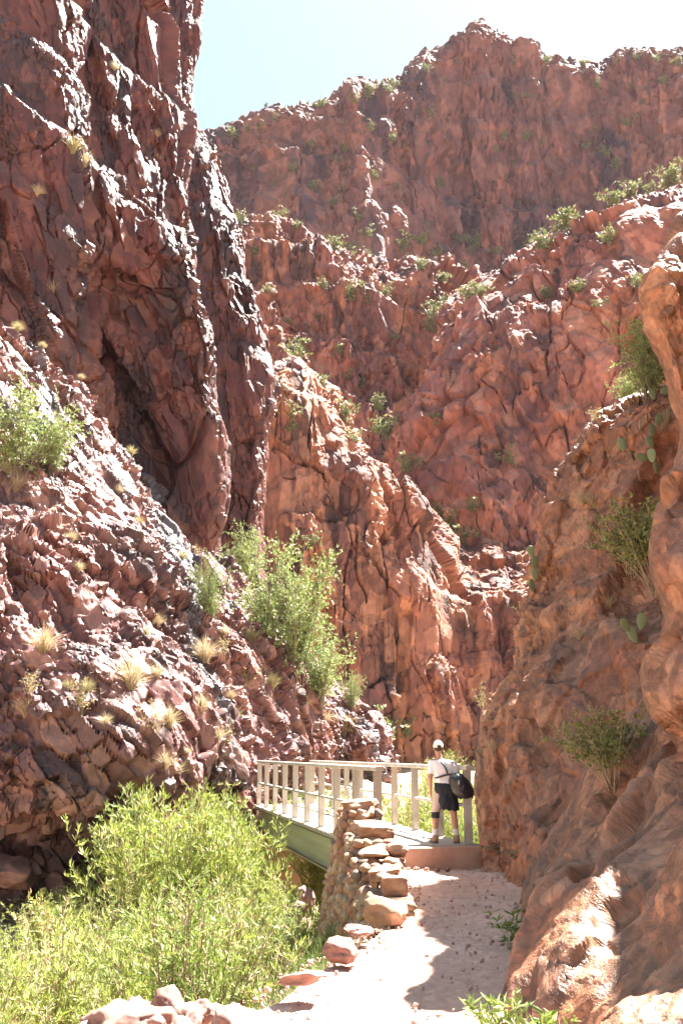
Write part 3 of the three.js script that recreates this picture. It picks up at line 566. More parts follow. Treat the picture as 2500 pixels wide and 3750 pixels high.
{
  const b = thing('footbridge', 'cream railed steel footbridge with green girder crossing the creek', 'bridge', [1.36, DECK, -17.5], TURN);
  // deck planks, laid across
  const plankW = 0.3, plank = new THREE.BoxGeometry(1.98, 0.05, plankW - 0.014);
  seed(5);
  for (let k = 0; k < 46; k++) { const m = mesh('deck_plank', plank, deckSteel, b); m.position.set(R(-0.006, 0.006), -0.026 + R(-0.003, 0.003), 0.18 - plankW * (k + 0.5)); m.rotation.x = R(-0.006, 0.006); }
  // girders: web, flanges, stiffeners, the comb of bolt heads along both flanges
  for (const s of [-1, 1]) {
    const x = s * 0.87, z0 = -0.35, z1 = -13.7, L = z0 - z1, zc = (z0 + z1) / 2;
    const g = mesh('girder', mergeGeometries([box(0.018, 0.66, L, x, -0.40, zc)]), girderPaint, b);
    mesh('flange', mergeGeometries([box(0.26, 0.022, L, x, -0.0745, zc)]), girderPaint, g);
    mesh('flange', mergeGeometries([box(0.26, 0.024, L, x, -0.742, zc)]), girderPaint, g);
    for (let z = -1.2; z > -13.6; z -= 3.08) mesh('stiffener', box(0.1, 0.63, 0.014, x - s * 0.061, -0.40, z), girderPaint, g);
    const bolts = [];
    for (let z = z0 - 0.05; z > z1; z -= 0.09) for (const y of [-0.096, -0.715]) bolts.push(box(0.034, 0.034, 0.045, x + s * 0.112, y, z));
    const r = mesh('bolt_row', mergeGeometries(bolts), rust, g); r.userData.kind = 'stuff';
  }
  for (let z = -1.5; z > -13.5; z -= 2.6) mesh('cross_beam', box(1.7, 0.16, 0.08, 0, -0.25, z), rust, b);
  // railings
  const hs = new THREE.Shape(); // H section, 0.13 x 0.085
  [[-0.065, -0.0425], [0.065, -0.0425], [0.065, -0.03], [0.006, -0.03], [0.006, 0.03], [0.065, 0.03], [0.065, 0.0425], [-0.065, 0.0425], [-0.065, 0.03], [-0.006, 0.03], [-0.006, -0.03], [-0.065, -0.03]].forEach(([x, y], i) => i ? hs.lineTo(x, y) : hs.moveTo(x, y));
  const post = new THREE.ExtrudeGeometry(hs, { depth: 1.27, bevelEnabled: false }).rotateX(-Math.PI / 2), foot = new THREE.BoxGeometry(0.24, 0.014, 0.2);
  for (const [x, z0, n] of [[-0.88, 0.51, 10], [0.88, 0.207, 10]]) {
    for (let k = 0; k < n; k++) {
      const p = mesh('post', post, railPaint, b); p.position.set(x, 0.002, z0 - 1.54 * k); p.rotation.z = (k % 3 - 1) * 0.004;
      const f = mesh('base_plate', foot, railPaint, p); f.position.set(0, 0.009, 0);
      if (k < n - 1) { const r = mesh('middle_rail', bevelBox(0.075, 0.055, 1.54 - 0.088, 0.01), railPaint, b); r.position.set(x, 0.66, z0 - 1.54 * (k + 0.5)); }
    }
    const L = 1.54 * (n - 1) + 0.34, t = mesh('top_rail', bevelBox(0.15, 0.075, L, 0.012), railPaint, b); t.position.set(x, 1.312, z0 - 1.54 * (n - 1) / 2);
  }
}
{ // concrete sill the path steps up on, and the abutments
  const s = thing('concrete_sill', 'low red concrete step at the end of the footbridge', 'step', [1.36, 0, -17.5], TURN);
  mesh('block', bevelBox(0.34, 0.42, 2.1, 0.02).rotateY(Math.PI / 2), concrete, s).position.set(0.15, DECK - 0.208, 0.36);
  const a = thing('bridge_abutment', 'brown concrete abutment under the path end of the footbridge', 'abutment', [1.36, -3.2, -17.5], TURN);
  mesh('wall', box(2.4, 2.42, 0.5, 0, 1.21, -0.75), concrete, a); mesh('pillar', box(0.22, 2.5, 0.22, -0.8, 1.25, -1.2), rust, a);
  const f = thing('bridge_abutment', 'brown concrete abutment under the cobbled end of the footbridge', 'abutment', [1.36, -3.2, -17.5], TURN);
  mesh('wall', box(2.4, 2.42, 0.6, 0, 1.21, -13.6), concrete, f);
}

// ---------------------------------------------------------------- stones
function stoneGeometry(s, detail, flat, chip) {               // a worn stone: radius 1, faceted by random cutting planes
  const g = new THREE.IcosahedronGeometry(1, detail), p = g.attributes.position, v = new THREE.Vector3();
  seed(s * 977 + 3);
  const cuts = []; for (let k = 0; k < flat; k++) cuts.push([new THREE.Vector3(R(-1, 1), R(-1, 1), R(-1, 1)).normalize(), R(0.62, 0.9)]);
  for (let i = 0; i < p.count; i++) {
    v.fromBufferAttribute(p, i).normalize();
    for (const [n, d] of cuts) { const t = v.dot(n); if (t > d) v.addScaledVector(n, (d - t) * 0.92); }
    const k = 1 + chip * fbm(v.x * 2.1 + s, v.y * 2.1, v.z * 2.1, 601 + s, 3);
    p.setXYZ(i, v.x * k, v.y * k, v.z * k);
  }
  g.deleteAttribute('normal'); g.deleteAttribute('uv');
  return g;
}

function smoothStone(s, detail, flat, chip) { const g = mergeVertices(stoneGeometry(s, detail, flat, chip), 1e-4); g.computeVertexNormals(); return g; }
const cobbleShapes = []; for (let k = 0; k < 9; k++) cobbleShapes.push(smoothStone(k, 1, 4, 0.22));
const stoneTones = [[0.40, 0.26, 0.16], [0.45, 0.33, 0.20], [0.36, 0.17, 0.10], [0.30, 0.16, 0.11], [0.47, 0.36, 0.25], [0.19, 0.15, 0.13], [0.42, 0.235, 0.15], [0.35, 0.27, 0.18]].map((c) => std({ color: lin(c[0] * 0.72, c[1] * 0.66, c[2] * 0.62), roughness: 0.85 }));
function colorRock(g, size, base, light, dark, f) {            // vertex tints for single boulders
  const p = g.attributes.position, c = new Float32Array(p.count * 3), C = [0, 0, 0];
  for (let i = 0; i < p.count; i++) {
    const x = p.getX(i) * size, y = p.getY(i) * size, z = p.getZ(i) * size;
    C[0] = base[0]; C[1] = base[1]; C[2] = base[2];
    mix3(C, ...light, sstep(0, 0.35, fbm(x * f, y * f, z * f, 611, 3))); mix3(C, ...dark, sstep(0.05, 0.3, fbm(x * f * 1.4 + 9, y * f * 1.4, z * f * 1.4, 612, 3)) * 0.7);
    grain(C, x, y, z, 25, 0.3); c.set(C, i * 3);
  }
  g.setAttribute('color', new THREE.BufferAttribute(c, 3)); return g;
}
const boulderMat = std({ vertexColors: true, roughness: 0.8, name: 'boulder' });
const boulderShapes = []; for (let k = 0; k < 8; k++) boulderShapes.push(colorRock(smoothStone(40 + k, 10, 9, 0.34), 0.4, [0.2, 0.095, 0.075], [0.27, 0.155, 0.12], [0.10, 0.055, 0.05], 3.5));
const blockShapes = []; for (let k = 0; k < 6; k++) {            // squared capstones
  const g = new THREE.BoxGeometry(2, 2, 2, 12, 12, 12), p = g.attributes.position, v = new THREE.Vector3();
  for (let i = 0; i < p.count; i++) {
    v.fromBufferAttribute(p, i);
    const m = Math.max(Math.abs(v.x), Math.abs(v.y), Math.abs(v.z)), e = v.clone().normalize().multiplyScalar(1.25);
    v.lerp(e, 0.16); const q = 1 + 0.26 * fbm(v.x * 1.3 + k * 9, v.y * 1.3, v.z * 1.3, 620 + k, 4); v.multiplyScalar(q * 0.95); p.setXYZ(i, v.x, v.y, v.z);
  }
  g.deleteAttribute('normal'); g.deleteAttribute('uv'); const w = mergeVertices(g, 1e-3); w.computeVertexNormals();
  blockShapes.push(colorRock(w, 0.3, [0.29, 0.155, 0.095], [0.35, 0.215, 0.14], [0.19, 0.09, 0.06], 3));
}
const capRocks = [0, 1, 2, 3, 4, 5].map((k) => colorRock(smoothStone(70 + k, 8, 7, 0.26).scale(1.18, 1.18, 1.18), 0.3, [0.29, 0.155, 0.095], [0.36, 0.23, 0.15], [0.18, 0.10, 0.07], 3));
const mortar = std({ map: paintNoise([0.34, 0.22, 0.15], [0.24, 0.15, 0.1], 1, 8), roughness: 1, name: 'mortar' });
{
  // stepped parapet wall running from the bridge end towards the path, cobbled on its creek side
  const topY = (D) => D > 15.15 ? 0.80 : D > 14.0 ? 0.50 : D > 12.9 ? 0.28 : D > 11.7 ? 0.08 : -0.2;
  const xt = (D) => lerp(0.40, 0.02, (D - 11) / 5.4), xb = (D) => lerp(0.22, -0.46, (D - 11) / 5.4), yb = (D) => lerp(-0.55, -1.7, (D - 11) / 5.4), wid = (D) => lerp(0.52, 0.56, (D - 11) / 5.4);
  const w = thing('stone_wall', 'stepped cobblestone wall beside the path at the bridge end', 'stone wall', [0.2, 0, -13.5]);
  const sec = [], Ds = []; for (let D = 11.1; D < 16.5; D += 0.05) Ds.push(D);
  const pos = [], idx = [];
  for (const D of Ds) { const t = topY(D) - 0.03; pos.push(xb(D) - 0.2, yb(D) - 0.6, -D, xt(D) + 0.02, t, -D, xt(D) + wid(D) - 0.03, t, -D, xt(D) + wid(D) - 0.03, -0.9, -D); }
  for (let k = 0; k < Ds.length - 1; k++) for (let q = 0; q < 3; q++) { const a = k * 4 + q, c = a + 4; idx.push(a, c, a + 1, a + 1, c, c + 1); }
  for (const e of [0, Ds.length - 1]) { const a = e * 4; if (e) idx.push(a, a + 2, a + 1, a, a + 3, a + 2); else idx.push(a, a + 1, a + 2, a, a + 2, a + 3); }
  const G = new THREE.BufferGeometry(); G.setAttribute('position', new THREE.Float32BufferAttribute(pos.map((v, i) => i % 3 === 0 ? v - 0.2 : i % 3 === 2 ? v + 13.5 : v), 3)); G.setAttribute('uv', new THREE.Float32BufferAttribute(Array.from({ length: Ds.length * 8 }, (_, i) => i % 2 ? (i >> 3) * 0.1 : ((i >> 1) & 3) * 0.7), 2)); G.setIndex(idx); G.computeVertexNormals();
  mesh('mortar', G, mortar, w);
  seed(77);
  const put = (x, y, D, sx, sy, sz, tone) => { const m = mesh('stone', cobbleShapes[Math.floor(rnd() * 9)], stoneTones[tone ?? Math.floor(rnd() * stoneTones.length)], w); m.position.set(x - 0.2, y, -D + 13.5); m.scale.set(sx, sy, sz); m.rotation.set(R(-0.3, 0.3), R(-0.3, 0.3), R(-0.35, 0.35)); };
  for (let D = 11.15; D < 16.45; D += 0.17) for (let r = 0; ; r++) {          // creek side, course by course
    const f = r * 0.135 + (Math.round(D / 0.17) % 2) * 0.06, t = topY(D) - 0.06, y = t - f; if (y < yb(D) - 0.1) break;
    const u = clamp((t - y) / (t - yb(D)), 0, 1), x = lerp(xt(D), xb(D), u), q = R(0.75, 1.25);
    put(x + R(-0.03, 0.015), y + R(-0.02, 0.02), D + R(-0.05, 0.05), 0.085 * q, R(0.06, 0.085) * q, R(0.075, 0.115) * q);
  }
  for (const D0 of [15.15, 14.0, 12.9, 11.7, 11.1]) for (let x = xt(D0) + 0.06; x < xt(D0) + wid(D0) - 0.02; x += 0.13) {   // faces of the steps
    const lo = D0 === 11.1 ? -0.6 : topY(D0 - 0.1), hi = topY(D0 + 0.1) - 0.05; for (let y = lo; y < hi; y += 0.12) put(x + R(-0.02, 0.02), y + 0.05, D0 - 0.01, R(0.07, 0.1), R(0.06, 0.075), 0.07);
  }
  // capstones and squared blocks
  const cap = (px, py, D, sx, sy, sz, k, ry = 0) => { const p = at(px, py, D), m = mesh('capstone', (k === 0 || k === 3) ? blockShapes[k] : capRocks[k], boulderMat, w); m.position.set(p.x - 0.2, p.y, p.z + 13.5); m.scale.set(sx * 0.84, sy * 0.86, sz * 0.84); m.rotation.set(R(-0.1, 0.1), ry + R(-0.25, 0.25), R(-0.1, 0.1)); };
  cap(1318, 2948, 15.5, 0.31, 0.10, 0.42, 0); cap(1328, 2990, 15.25, 0.24, 0.14, 0.25, 1, 0.2); cap(1272, 2985, 15.4, 0.09, 0.12, 0.2, 2);
  cap(1360, 3036, 14.5, 0.31, 0.10, 0.5, 3, 0.1); cap(1355, 3070, 14.2, 0.22, 0.055, 0.2, 4);
  cap(1375, 3117, 13.4, 0.25, 0.085, 0.45, 5, -0.1); cap(1452, 3114, 13.2, 0.14, 0.095, 0.28, 1, 0.3); cap(1440, 3158, 13.05, 0.17, 0.075, 0.18, 2); cap(1365, 3160, 13.1, 0.11, 0.06, 0.12, 4);
  cap(1410, 3198, 12.25, 0.24, 0.085, 0.45, 0); cap(1440, 3238, 11.95, 0.19, 0.14, 0.22, 3, 0.05); cap(1372, 3225, 12.1, 0.07, 0.12, 0.14, 4);
  cap(1405, 3335, 11.05, 0.24, 0.17, 0.36, 2, 0.25);
}
{ // cobbled abutment wall at the far end of the bridge
  const w = thing('stone_wall', 'cobbled retaining wall under the rock slope by the far girder end', 'stone wall', [-3.2, 0, -31]);
  const shape = new THREE.Shape(); [[-1.1, -2.6], [-1.0, 0.75], [-0.7, 0.85], [-0.1, 0.55], [0.2, 0.1], [0.5, -0.3], [0.6, -2.6]].forEach(([x, y], i) => i ? shape.lineTo(x, y) : shape.moveTo(x, y));
  mesh('mortar', new THREE.ExtrudeGeometry(shape, { depth: 0.8, bevelEnabled: false }).translate(0, 0, -0.45), mortar, w);
  seed(31);
  for (let y = -1.6; y < 0.85; y += 0.15) for (let x = -1.0 + R(0, 0.1); x < 0.6; x += R(0.17, 0.24)) {
    if (y > 0.78 - Math.max(0, x + 0.6) * 0.95) continue;
    const m = mesh('stone', cobbleShapes[Math.floor(rnd() * 9)], stoneTones[Math.floor(rnd() * 7)], w); m.position.set(x, y, 0.37); m.scale.set(R(0.08, 0.13), R(0.06, 0.085), 0.07); m.rotation.z = R(-0.25, 0.25);
  }
  w.rotation.y = 0.15;
}
// loose boulders
function boulder(px, py, D, s, k, label, group, tone) {
  const p = at(px, py, D), m = new THREE.Mesh(boulderShapes[k % 8], boulderMat); m.name = 'boulder'; tag(m, label, 'boulder', group);
  m.position.copy(p); m.scale.set(s[0], s[1], s[2]); m.rotation.set(R(-0.2, 0.2), R(0, 6), R(-0.2, 0.2)); return m;
}
seed(400);
boulder(470, 3775, 6.1, [0.27, 0.19, 0.24], 0, 'large rounded boulder with a dark top among the foreground rocks');
boulder(870, 3775, 5.9, [0.32, 0.13, 0.2], 3, 'long low red rock at the grassy path edge');
boulder(610, 3715, 6.6, [0.13, 0.15, 0.14], 2, 'tall blocky rock standing behind the foreground boulders');
for (const [px, py, D, s, k] of [[370, 3770, 6.3, 0.13, 4], [430, 3705, 6.8, 0.09, 5], [500, 3700, 6.9, 0.1, 6], [690, 3725, 6.6, 0.1, 7], [740, 3705, 6.7, 0.09, 1], [790, 3715, 6.5, 0.08, 3], [560, 3775, 5.9, 0.1, 6], [650, 3765, 6.1, 0.08, 4], [700, 3755, 6.3, 0.09, 2], [330, 3790, 6.1, 0.12, 5], [830, 3725, 6.4, 0.07, 0], [400, 3730, 6.7, 0.09, 1]])
  boulder(px, py, D, [s, s * 0.8, s], k, 'small red rock heaped with the foreground boulders', 'small rocks in the foreground heap');
boulder(1255, 3480, 8.7, [0.17, 0.1, 0.15], 1, 'squared pale rock half hidden in grass at the path edge');
boulder(1110, 3580, 7.4, [0.2, 0.05, 0.14], 4, 'flat pale slab lying in dry grass beside the path');
boulder(1310, 3405, 9.7, [0.15, 0.05, 0.14], 5, 'low pale rock below the stepped wall foot');
boulder(20, 3200, 25.6, [0.95, 0.42, 0.9], 6, 'angular sunlit boulder under the rock overhang');
boulder(1120, 3290, 17.3, [0.22, 0.2, 0.2], 3, 'red rock on the bank right under the girder');
boulder(1090, 3330, 16.8, [0.16, 0.13, 0.16], 1, 'rough dark rock on the bank left of the cobbled wall');
for (const [px, py, D, s] of [[1490, 3118, 16.9, 0.06], [1520, 3122, 16.8, 0.07], [1560, 3128, 16.6, 0.06], [1600, 3130, 16.6, 0.05], [1640, 3132, 16.6, 0.05], [1480, 3125, 16.5, 0.05]])
  { const m = boulder(px, py, D, [s, s * 0.7, s], 1, 'small loose stone at the foot of the concrete step', 'stones along the concrete step'); m.position.z = -16.72 - 0.1 * rnd(); m.position.y = pathY(16.7) + 0.02; }
{ // gravel on the path: uncountable
  seed(900);
  const N = 3000, im = new THREE.InstancedMesh(smoothStone(3, 0, 2, 0.3), std({ color: 0xffffff, roughness: 0.95 }), N), M = new THREE.Matrix4(), q = new THREE.Quaternion(), e = new THREE.Euler(), c = new THREE.Color();
  for (let k = 0; k < N; k++) {
    const D = 4.5 + 13 * Math.pow(rnd(), 0.8), xl = poly(D, PL), xr = poly(D, PR); let s = rnd(); if (rnd() < 0.65) s = rnd() < 0.5 ? s * 0.22 : 1 - s * 0.22;
    const x = lerp(xl - 0.3, xr + 0.2, s), r = 0.006 + 0.022 * Math.pow(rnd(), 4);
    e.set(R(0, 6), R(0, 6), R(0, 6)); M.compose(new THREE.Vector3(x, pathY(D) + 0.012 + r * 0.2 - 0.02 * Math.exp(-(((s - 0.5) / 0.2) ** 2)), -D), q.setFromEuler(e), new THREE.Vector3(r * 1.3, r * 0.8, r));
    im.setMatrixAt(k, M); const t = R(0.6, 1.1); im.setColorAt(k, c.setRGB(0.47 * t, 0.31 * t, 0.25 * t));
  }
  stuff(im, 'gravel', 'loose reddish gravel scattered over the dirt path', 'gravel');
}
// ---------------------------------------------------------------- person with a bag
function meshSDF(f, lo, hi, cs) {                              // surface nets
  const n = [0, 1, 2].map((k) => Math.ceil((hi[k] - lo[k]) / cs) + 1), [nx, ny, nz] = n, v = new Float32Array(nx * ny * nz);
  for (let k = 0, t = 0; k < nz; k++) for (let j = 0; j < ny; j++) for (let i = 0; i < nx; i++, t++) v[t] = f(lo[0] + i * cs, lo[1] + j * cs, lo[2] + k * cs);
  const id = new Int32Array(nx * ny * nz).fill(-1), pos = [], idx = [], I = (i, j, k) => i + nx * (j + ny * k);
  const E = [[0, 1], [2, 3], [4, 5], [6, 7], [0, 2], [1, 3], [4, 6], [5, 7], [0, 4], [1, 5], [2, 6], [3, 7]];
  for (let k = 0; k < nz - 1; k++) for (let j = 0; j < ny - 1; j++) for (let i = 0; i < nx - 1; i++) {
    const c = []; let m = 0; for (let q = 0; q < 8; q++) { const w = v[I(i + (q & 1), j + ((q >> 1) & 1), k + (q >> 2))]; c.push(w); if (w < 0) m++; }
    if (m === 0 || m === 8) continue;
    let sx = 0, sy = 0, sz = 0, s = 0;
    for (const [a, b] of E) if ((c[a] < 0) !== (c[b] < 0)) { const t = c[a] / (c[a] - c[b]); sx += (a & 1) + ((b & 1) - (a & 1)) * t; sy += ((a >> 1) & 1) + (((b >> 1) & 1) - ((a >> 1) & 1)) * t; sz += (a >> 2) + ((b >> 2) - (a >> 2)) * t; s++; }
    id[I(i, j, k)] = pos.length / 3; pos.push(lo[0] + (i + sx / s) * cs, lo[1] + (j + sy / s) * cs, lo[2] + (k + sz / s) * cs);
  }
  const quad = (a, b, c, d, fl) => { if (a < 0 || b < 0 || c < 0 || d < 0) return; if (fl) idx.push(a, b, c, a, c, d); else idx.push(a, c, b, a, d, c); };
  for (let k = 1; k < nz - 1; k++) for (let j = 1; j < ny - 1; j++) for (let i = 1; i < nx - 1; i++) {
    const a = v[I(i, j, k)] < 0;
    if (a !== v[I(i + 1, j, k)] < 0) quad(id[I(i, j - 1, k - 1)], id[I(i, j, k - 1)], id[I(i, j, k)], id[I(i, j - 1, k)], a);
    if (a !== v[I(i, j + 1, k)] < 0) quad(id[I(i - 1, j, k - 1)], id[I(i - 1, j, k)], id[I(i, j, k)], id[I(i, j, k - 1)], a);
    if (a !== v[I(i, j, k + 1)] < 0) quad(id[I(i - 1, j - 1, k)], id[I(i, j - 1, k)], id[I(i, j, k)], id[I(i - 1, j, k)], a);
  }
  const g = new THREE.BufferGeometry(); g.setAttribute('position', new THREE.Float32BufferAttribute(pos, 3)); g.setIndex(idx); g.computeVertexNormals(); return g;
}
const cap = (x, y, z, a, b) => {                               // tapered capsule, joints [x, y, z, r]
  const bx = b[0] - a[0], by = b[1] - a[1], bz = b[2] - a[2], px = x - a[0], py = y - a[1], pz = z - a[2];
  const t = clamp((px * bx + py * by + pz * bz) / (bx * bx + by * by + bz * bz), 0, 1);
  return Math.hypot(px - bx * t, py - by * t, pz - bz * t) - lerp(a[3], b[3], t);
};
const ell = (x, y, z, c, r) => { const q = Math.hypot((x - c[0]) / r[0], (y - c[1]) / r[1], (z - c[2]) / r[2]); return (q - 1) * Math.min(r[0], r[1], r[2]); };
const smin = (a, b, k) => { const h = clamp(0.5 + 0.5 * (b - a) / k, 0, 1); return lerp(b, a, h) - k * h * (1 - h); };
{
  const man = thing('person', 'hiker in white shirt, black shorts and pale cap standing on the footbridge', 'person', [1.87, DECK + 0.004, -17.75]);
  // joints: x to the viewer's right, y up, -z the way he faces
  const J = {
    head: [-0.08, 1.66, -0.02], neck: [-0.072, 1.47, 0.0, 0.058], chest: [-0.02, 1.27, -0.01, 0.125], waist: [0.01, 1.06, -0.01, 0.115], pelvis: [0.02, 0.93, 0.0, 0.125],
    shL: [-0.19, 1.405, 0.0, 0.062], shR: [0.165, 1.39, -0.01, 0.062], elL: [-0.245, 1.12, 0.03, 0.043], wrL: [-0.238, 0.885, -0.03, 0.028], elR: [0.27, 1.12, -0.02, 0.043], wrR: [0.20, 0.98, -0.22, 0.03],
    hipL: [-0.075, 0.90, 0.0, 0.098], hipR: [0.115, 0.90, 0.0, 0.098], knL: [-0.16, 0.515, -0.02, 0.06], knR: [0.165, 0.50, 0.0, 0.06], caL: [-0.168, 0.38, 0.02, 0.057], caR: [0.18, 0.37, 0.03, 0.057], anL: [-0.178, 0.10, 0.015, 0.036], anR: [0.205, 0.10, 0.02, 0.036],
    toL: [-0.21, 0.04, -0.15, 0.035], toR: [0.225, 0.04, -0.14, 0.035],
  };
  const legs = (x, y, z, o = 0) => { let d = 9; for (const s of ['L', 'R']) { d = smin(d, cap(x, y, z, J['hip' + s], J['kn' + s]), 0.03); d = smin(d, cap(x, y, z, J['kn' + s], J['ca' + s]), 0.03); d = smin(d, cap(x, y, z, J['ca' + s], J['an' + s]), 0.03); } return d - o; };
  const arms = (x, y, z, o = 0) => { let d = 9; for (const s of ['L', 'R']) { d = smin(d, cap(x, y, z, J['sh' + s], J['el' + s]), 0.02); d = smin(d, cap(x, y, z, J['el' + s], J['wr' + s]), 0.02); } return d - o; };
  const trunk = (x, y, z, o = 0) => {
    const zz = z * 1.28; let d = cap(x, y, zz, [-0.10, 1.36, 0, 0.11], [0.075, 1.35, 0, 0.11]);
    d = smin(d, cap(x, y, zz, [-0.075, 1.25, 0, 0.115], [0.05, 1.25, 0, 0.115]), 0.08); d = smin(d, cap(x, y, zz, [-0.035, 1.06, 0, 0.105], [0.055, 1.06, 0, 0.105]), 0.08);
    d = smin(d, cap(x, y, zz, [-0.055, 0.93, 0, 0.12], [0.095, 0.93, 0, 0.12]), 0.08); return d - o;
  };
  const head = (x, y, z) => {
    const [hx, hy, hz] = J.head; let d = ell(x, y, z, [hx, hy + 0.02, hz + 0.01], [0.076, 0.105, 0.095]); d = smin(d, ell(x, y, z, [hx, hy - 0.055, hz - 0.035], [0.056, 0.062, 0.062]), 0.03);
    d = smin(d, ell(x, y, z, [hx, hy - 0.02, hz - 0.098], [0.013, 0.026, 0.02]), 0.012);       // nose
    for (const s of [-1, 1]) d = smin(d, ell(x, y, z, [hx + s * 0.078, hy - 0.005, hz + 0.01], [0.011, 0.032, 0.02]), 0.008); // ears
    for (const s of [-1, 1]) d = Math.max(d, -ell(x, y, z, [hx + s * 0.03, hy + 0.005, hz - 0.1], [0.017, 0.011, 0.014]));
    return smin(d, cap(x, y, z, [hx + 0.004, hy - 0.05, hz + 0.015, 0.054], J.neck), 0.03);
  };
  const hand = (x, y, z, w, dir, thumb) => {                    // palm, four fingers, thumb, hanging slightly curled
    const palm = [w[0], w[1] - 0.05, w[2] - 0.008]; let d = ell(x, y, z, palm, [0.018, 0.052, 0.04]); d = smin(d, cap(x, y, z, w, [palm[0], palm[1] + 0.02, palm[2], 0.024]), 0.02);
    [[-0.03, 0.07], [-0.011, 0.082], [0.01, 0.076], [0.03, 0.06]].forEach(([o, l]) => { const b = [palm[0], palm[1] - 0.035, palm[2] + o, 0.0095], m = [palm[0] + dir * 0.008, palm[1] - 0.035 - l * 0.5, palm[2] + o * 1.1 - 0.004, 0.0088], e = [palm[0] + dir * 0.028, palm[1] - 0.03 - l * 0.9, palm[2] + o * 1.05 - 0.008, 0.0078]; d = Math.min(d, cap(x, y, z, b, m), cap(x, y, z, m, e)); });
    const t0 = [palm[0], palm[1] + 0.015, palm[2] - 0.03, 0.012], t1 = [palm[0] + dir * 0.012, palm[1] - 0.018, palm[2] - 0.055, 0.011], t2 = [palm[0] + dir * 0.018, palm[1] - 0.048, palm[2] - 0.056, 0.009];
    return Math.min(smin(d, cap(x, y, z, t0, t1), 0.008), cap(x, y, z, t1, t2));
  };
  const handR = (x, y, z) => { const a = J.wrR; const [dx, dy, dz] = [x - a[0], y - a[1], z - a[2]]; return hand(a[0] + dx, a[1] + dz, a[2] - dy, a, -1); };
  const body = (x, y, z) => { let d = smin(smin(trunk(x, y, z), legs(x, y, z), 0.04), arms(x, y, z), 0.03); d = smin(d, cap(x, y, z, J.neck, [-0.04, 1.36, 0, 0.06]), 0.05); for (const s of ['L', 'R']) d = smin(d, cap(x, y, z, J['an' + s], J['to' + s]), 0.02); return d; };
  const parts = [meshSDF(body, [-0.36, -0.02, -0.33], [0.4, 1.52, 0.2], 0.013), meshSDF(head, [-0.2, 1.42, -0.18], [0.05, 1.81, 0.14], 0.006), meshSDF((x, y, z) => hand(x, y, z, J.wrL, 1), [-0.33, 0.70, -0.13], [-0.16, 0.93, 0.06], 0.0045), meshSDF(handR, [0.1, 0.88, -0.42], [0.3, 1.1, -0.17], 0.0055)];
  mesh('body', mergeGeometries(parts), std({ color: lin(0.44, 0.235, 0.155), roughness: 0.6, name: 'skin' }), man);
  const clip = (...p) => Math.max(...p);
  const fold = (x, y, z) => 0.006 * vnoise(x * 14, y * 9, z * 14, 701) + 0.004 * vnoise(x * 30, y * 16, z * 30, 702);
  mesh('shirt', meshSDF((x, y, z) => { const sleeve = clip(arms(x, y, z, 0.022), 1.19 + 0.1 * Math.abs(x) - y); const d = smin(clip(trunk(x, y, z, 0.022), 1.03 - 0.12 * x - y), sleeve, 0.03); return clip(d + fold(x, y, z), y - 1.455 + 0.4 * Math.abs(x + 0.07) * 0.2); }, [-0.36, 0.95, -0.3], [0.4, 1.5, 0.25], 0.011), std({ color: lin(0.8, 0.76, 0.78), roughness: 0.9, name: 'white cotton' }), man);
  mesh('shorts', meshSDF((x, y, z) => {
    const zz = z * 1.15; let d = cap(x, y, zz, [-0.05, 0.95, 0, 0.142], [0.09, 0.95, 0, 0.142]); d = smin(d, cap(x, y, zz, [0.0, 0.92, 0, 0.15], [0.01, 0.6, 0.01, 0.155]), 0.06); d = smin(d, cap(x, y, zz, [0.11, 0.92, 0, 0.12], [0.15, 0.6, 0.01, 0.125]), 0.05);
    return clip(d + fold(x, y, z) * 1.4, y - 1.09 - 0.1 * x, 0.575 - 0.1 * x + 0.012 * Math.sin(x * 60) - y, (-0.17 + 0.42 * Math.max(0, 0.86 - y)) - x, -(0.0 + 0.145) + (d > 9 ? 0 : -9));
  }, [-0.25, 0.5, -0.25], [0.36, 1.14, 0.25], 0.011), std({ color: lin(0.012, 0.013, 0.02), roughness: 0.75, name: 'black cloth' }), man);
  mesh('leggings', meshSDF((x, y, z) => clip(Math.min(cap(x, y, z, J.hipL, J.knL), cap(x, y, z, J.knL, J.caL)) - 0.014, 0.53 - y, y - 0.93), [-0.32, 0.5, -0.16], [0.06, 0.96, 0.16], 0.011), std({ color: lin(0.47, 0.36, 0.31), roughness: 0.85, name: 'beige leggings' }), man);
  mesh('leggings', meshSDF((x, y, z) => clip(cap(x, y, z, J.hipR, J.knR) - 0.014, 0.545 - y, y - 0.7), [0.0, 0.5, -0.14], [0.3, 0.74, 0.16], 0.011), std({ color: lin(0.36, 0.28, 0.23), roughness: 0.85 }), man);
  mesh('knee_brace', meshSDF((x, y, z) => clip(Math.min(cap(x, y, z, J.hipL, J.knL), cap(x, y, z, J.knL, J.caL)) - 0.017, 0.43 - y, y - 0.535), [-0.28, 0.4, -0.14], [-0.04, 0.56, 0.14], 0.01), std({ color: lin(0.02, 0.02, 0.024), roughness: 0.8, name: 'black elastic' }), man);
  const sockM = std({ color: lin(0.7, 0.64, 0.62), roughness: 0.9, name: 'sock' }), shoeM = std({ color: lin(0.36, 0.2, 0.125), roughness: 0.8, name: 'tan suede' }), soleM = std({ color: lin(0.12, 0.09, 0.075), roughness: 0.9 });
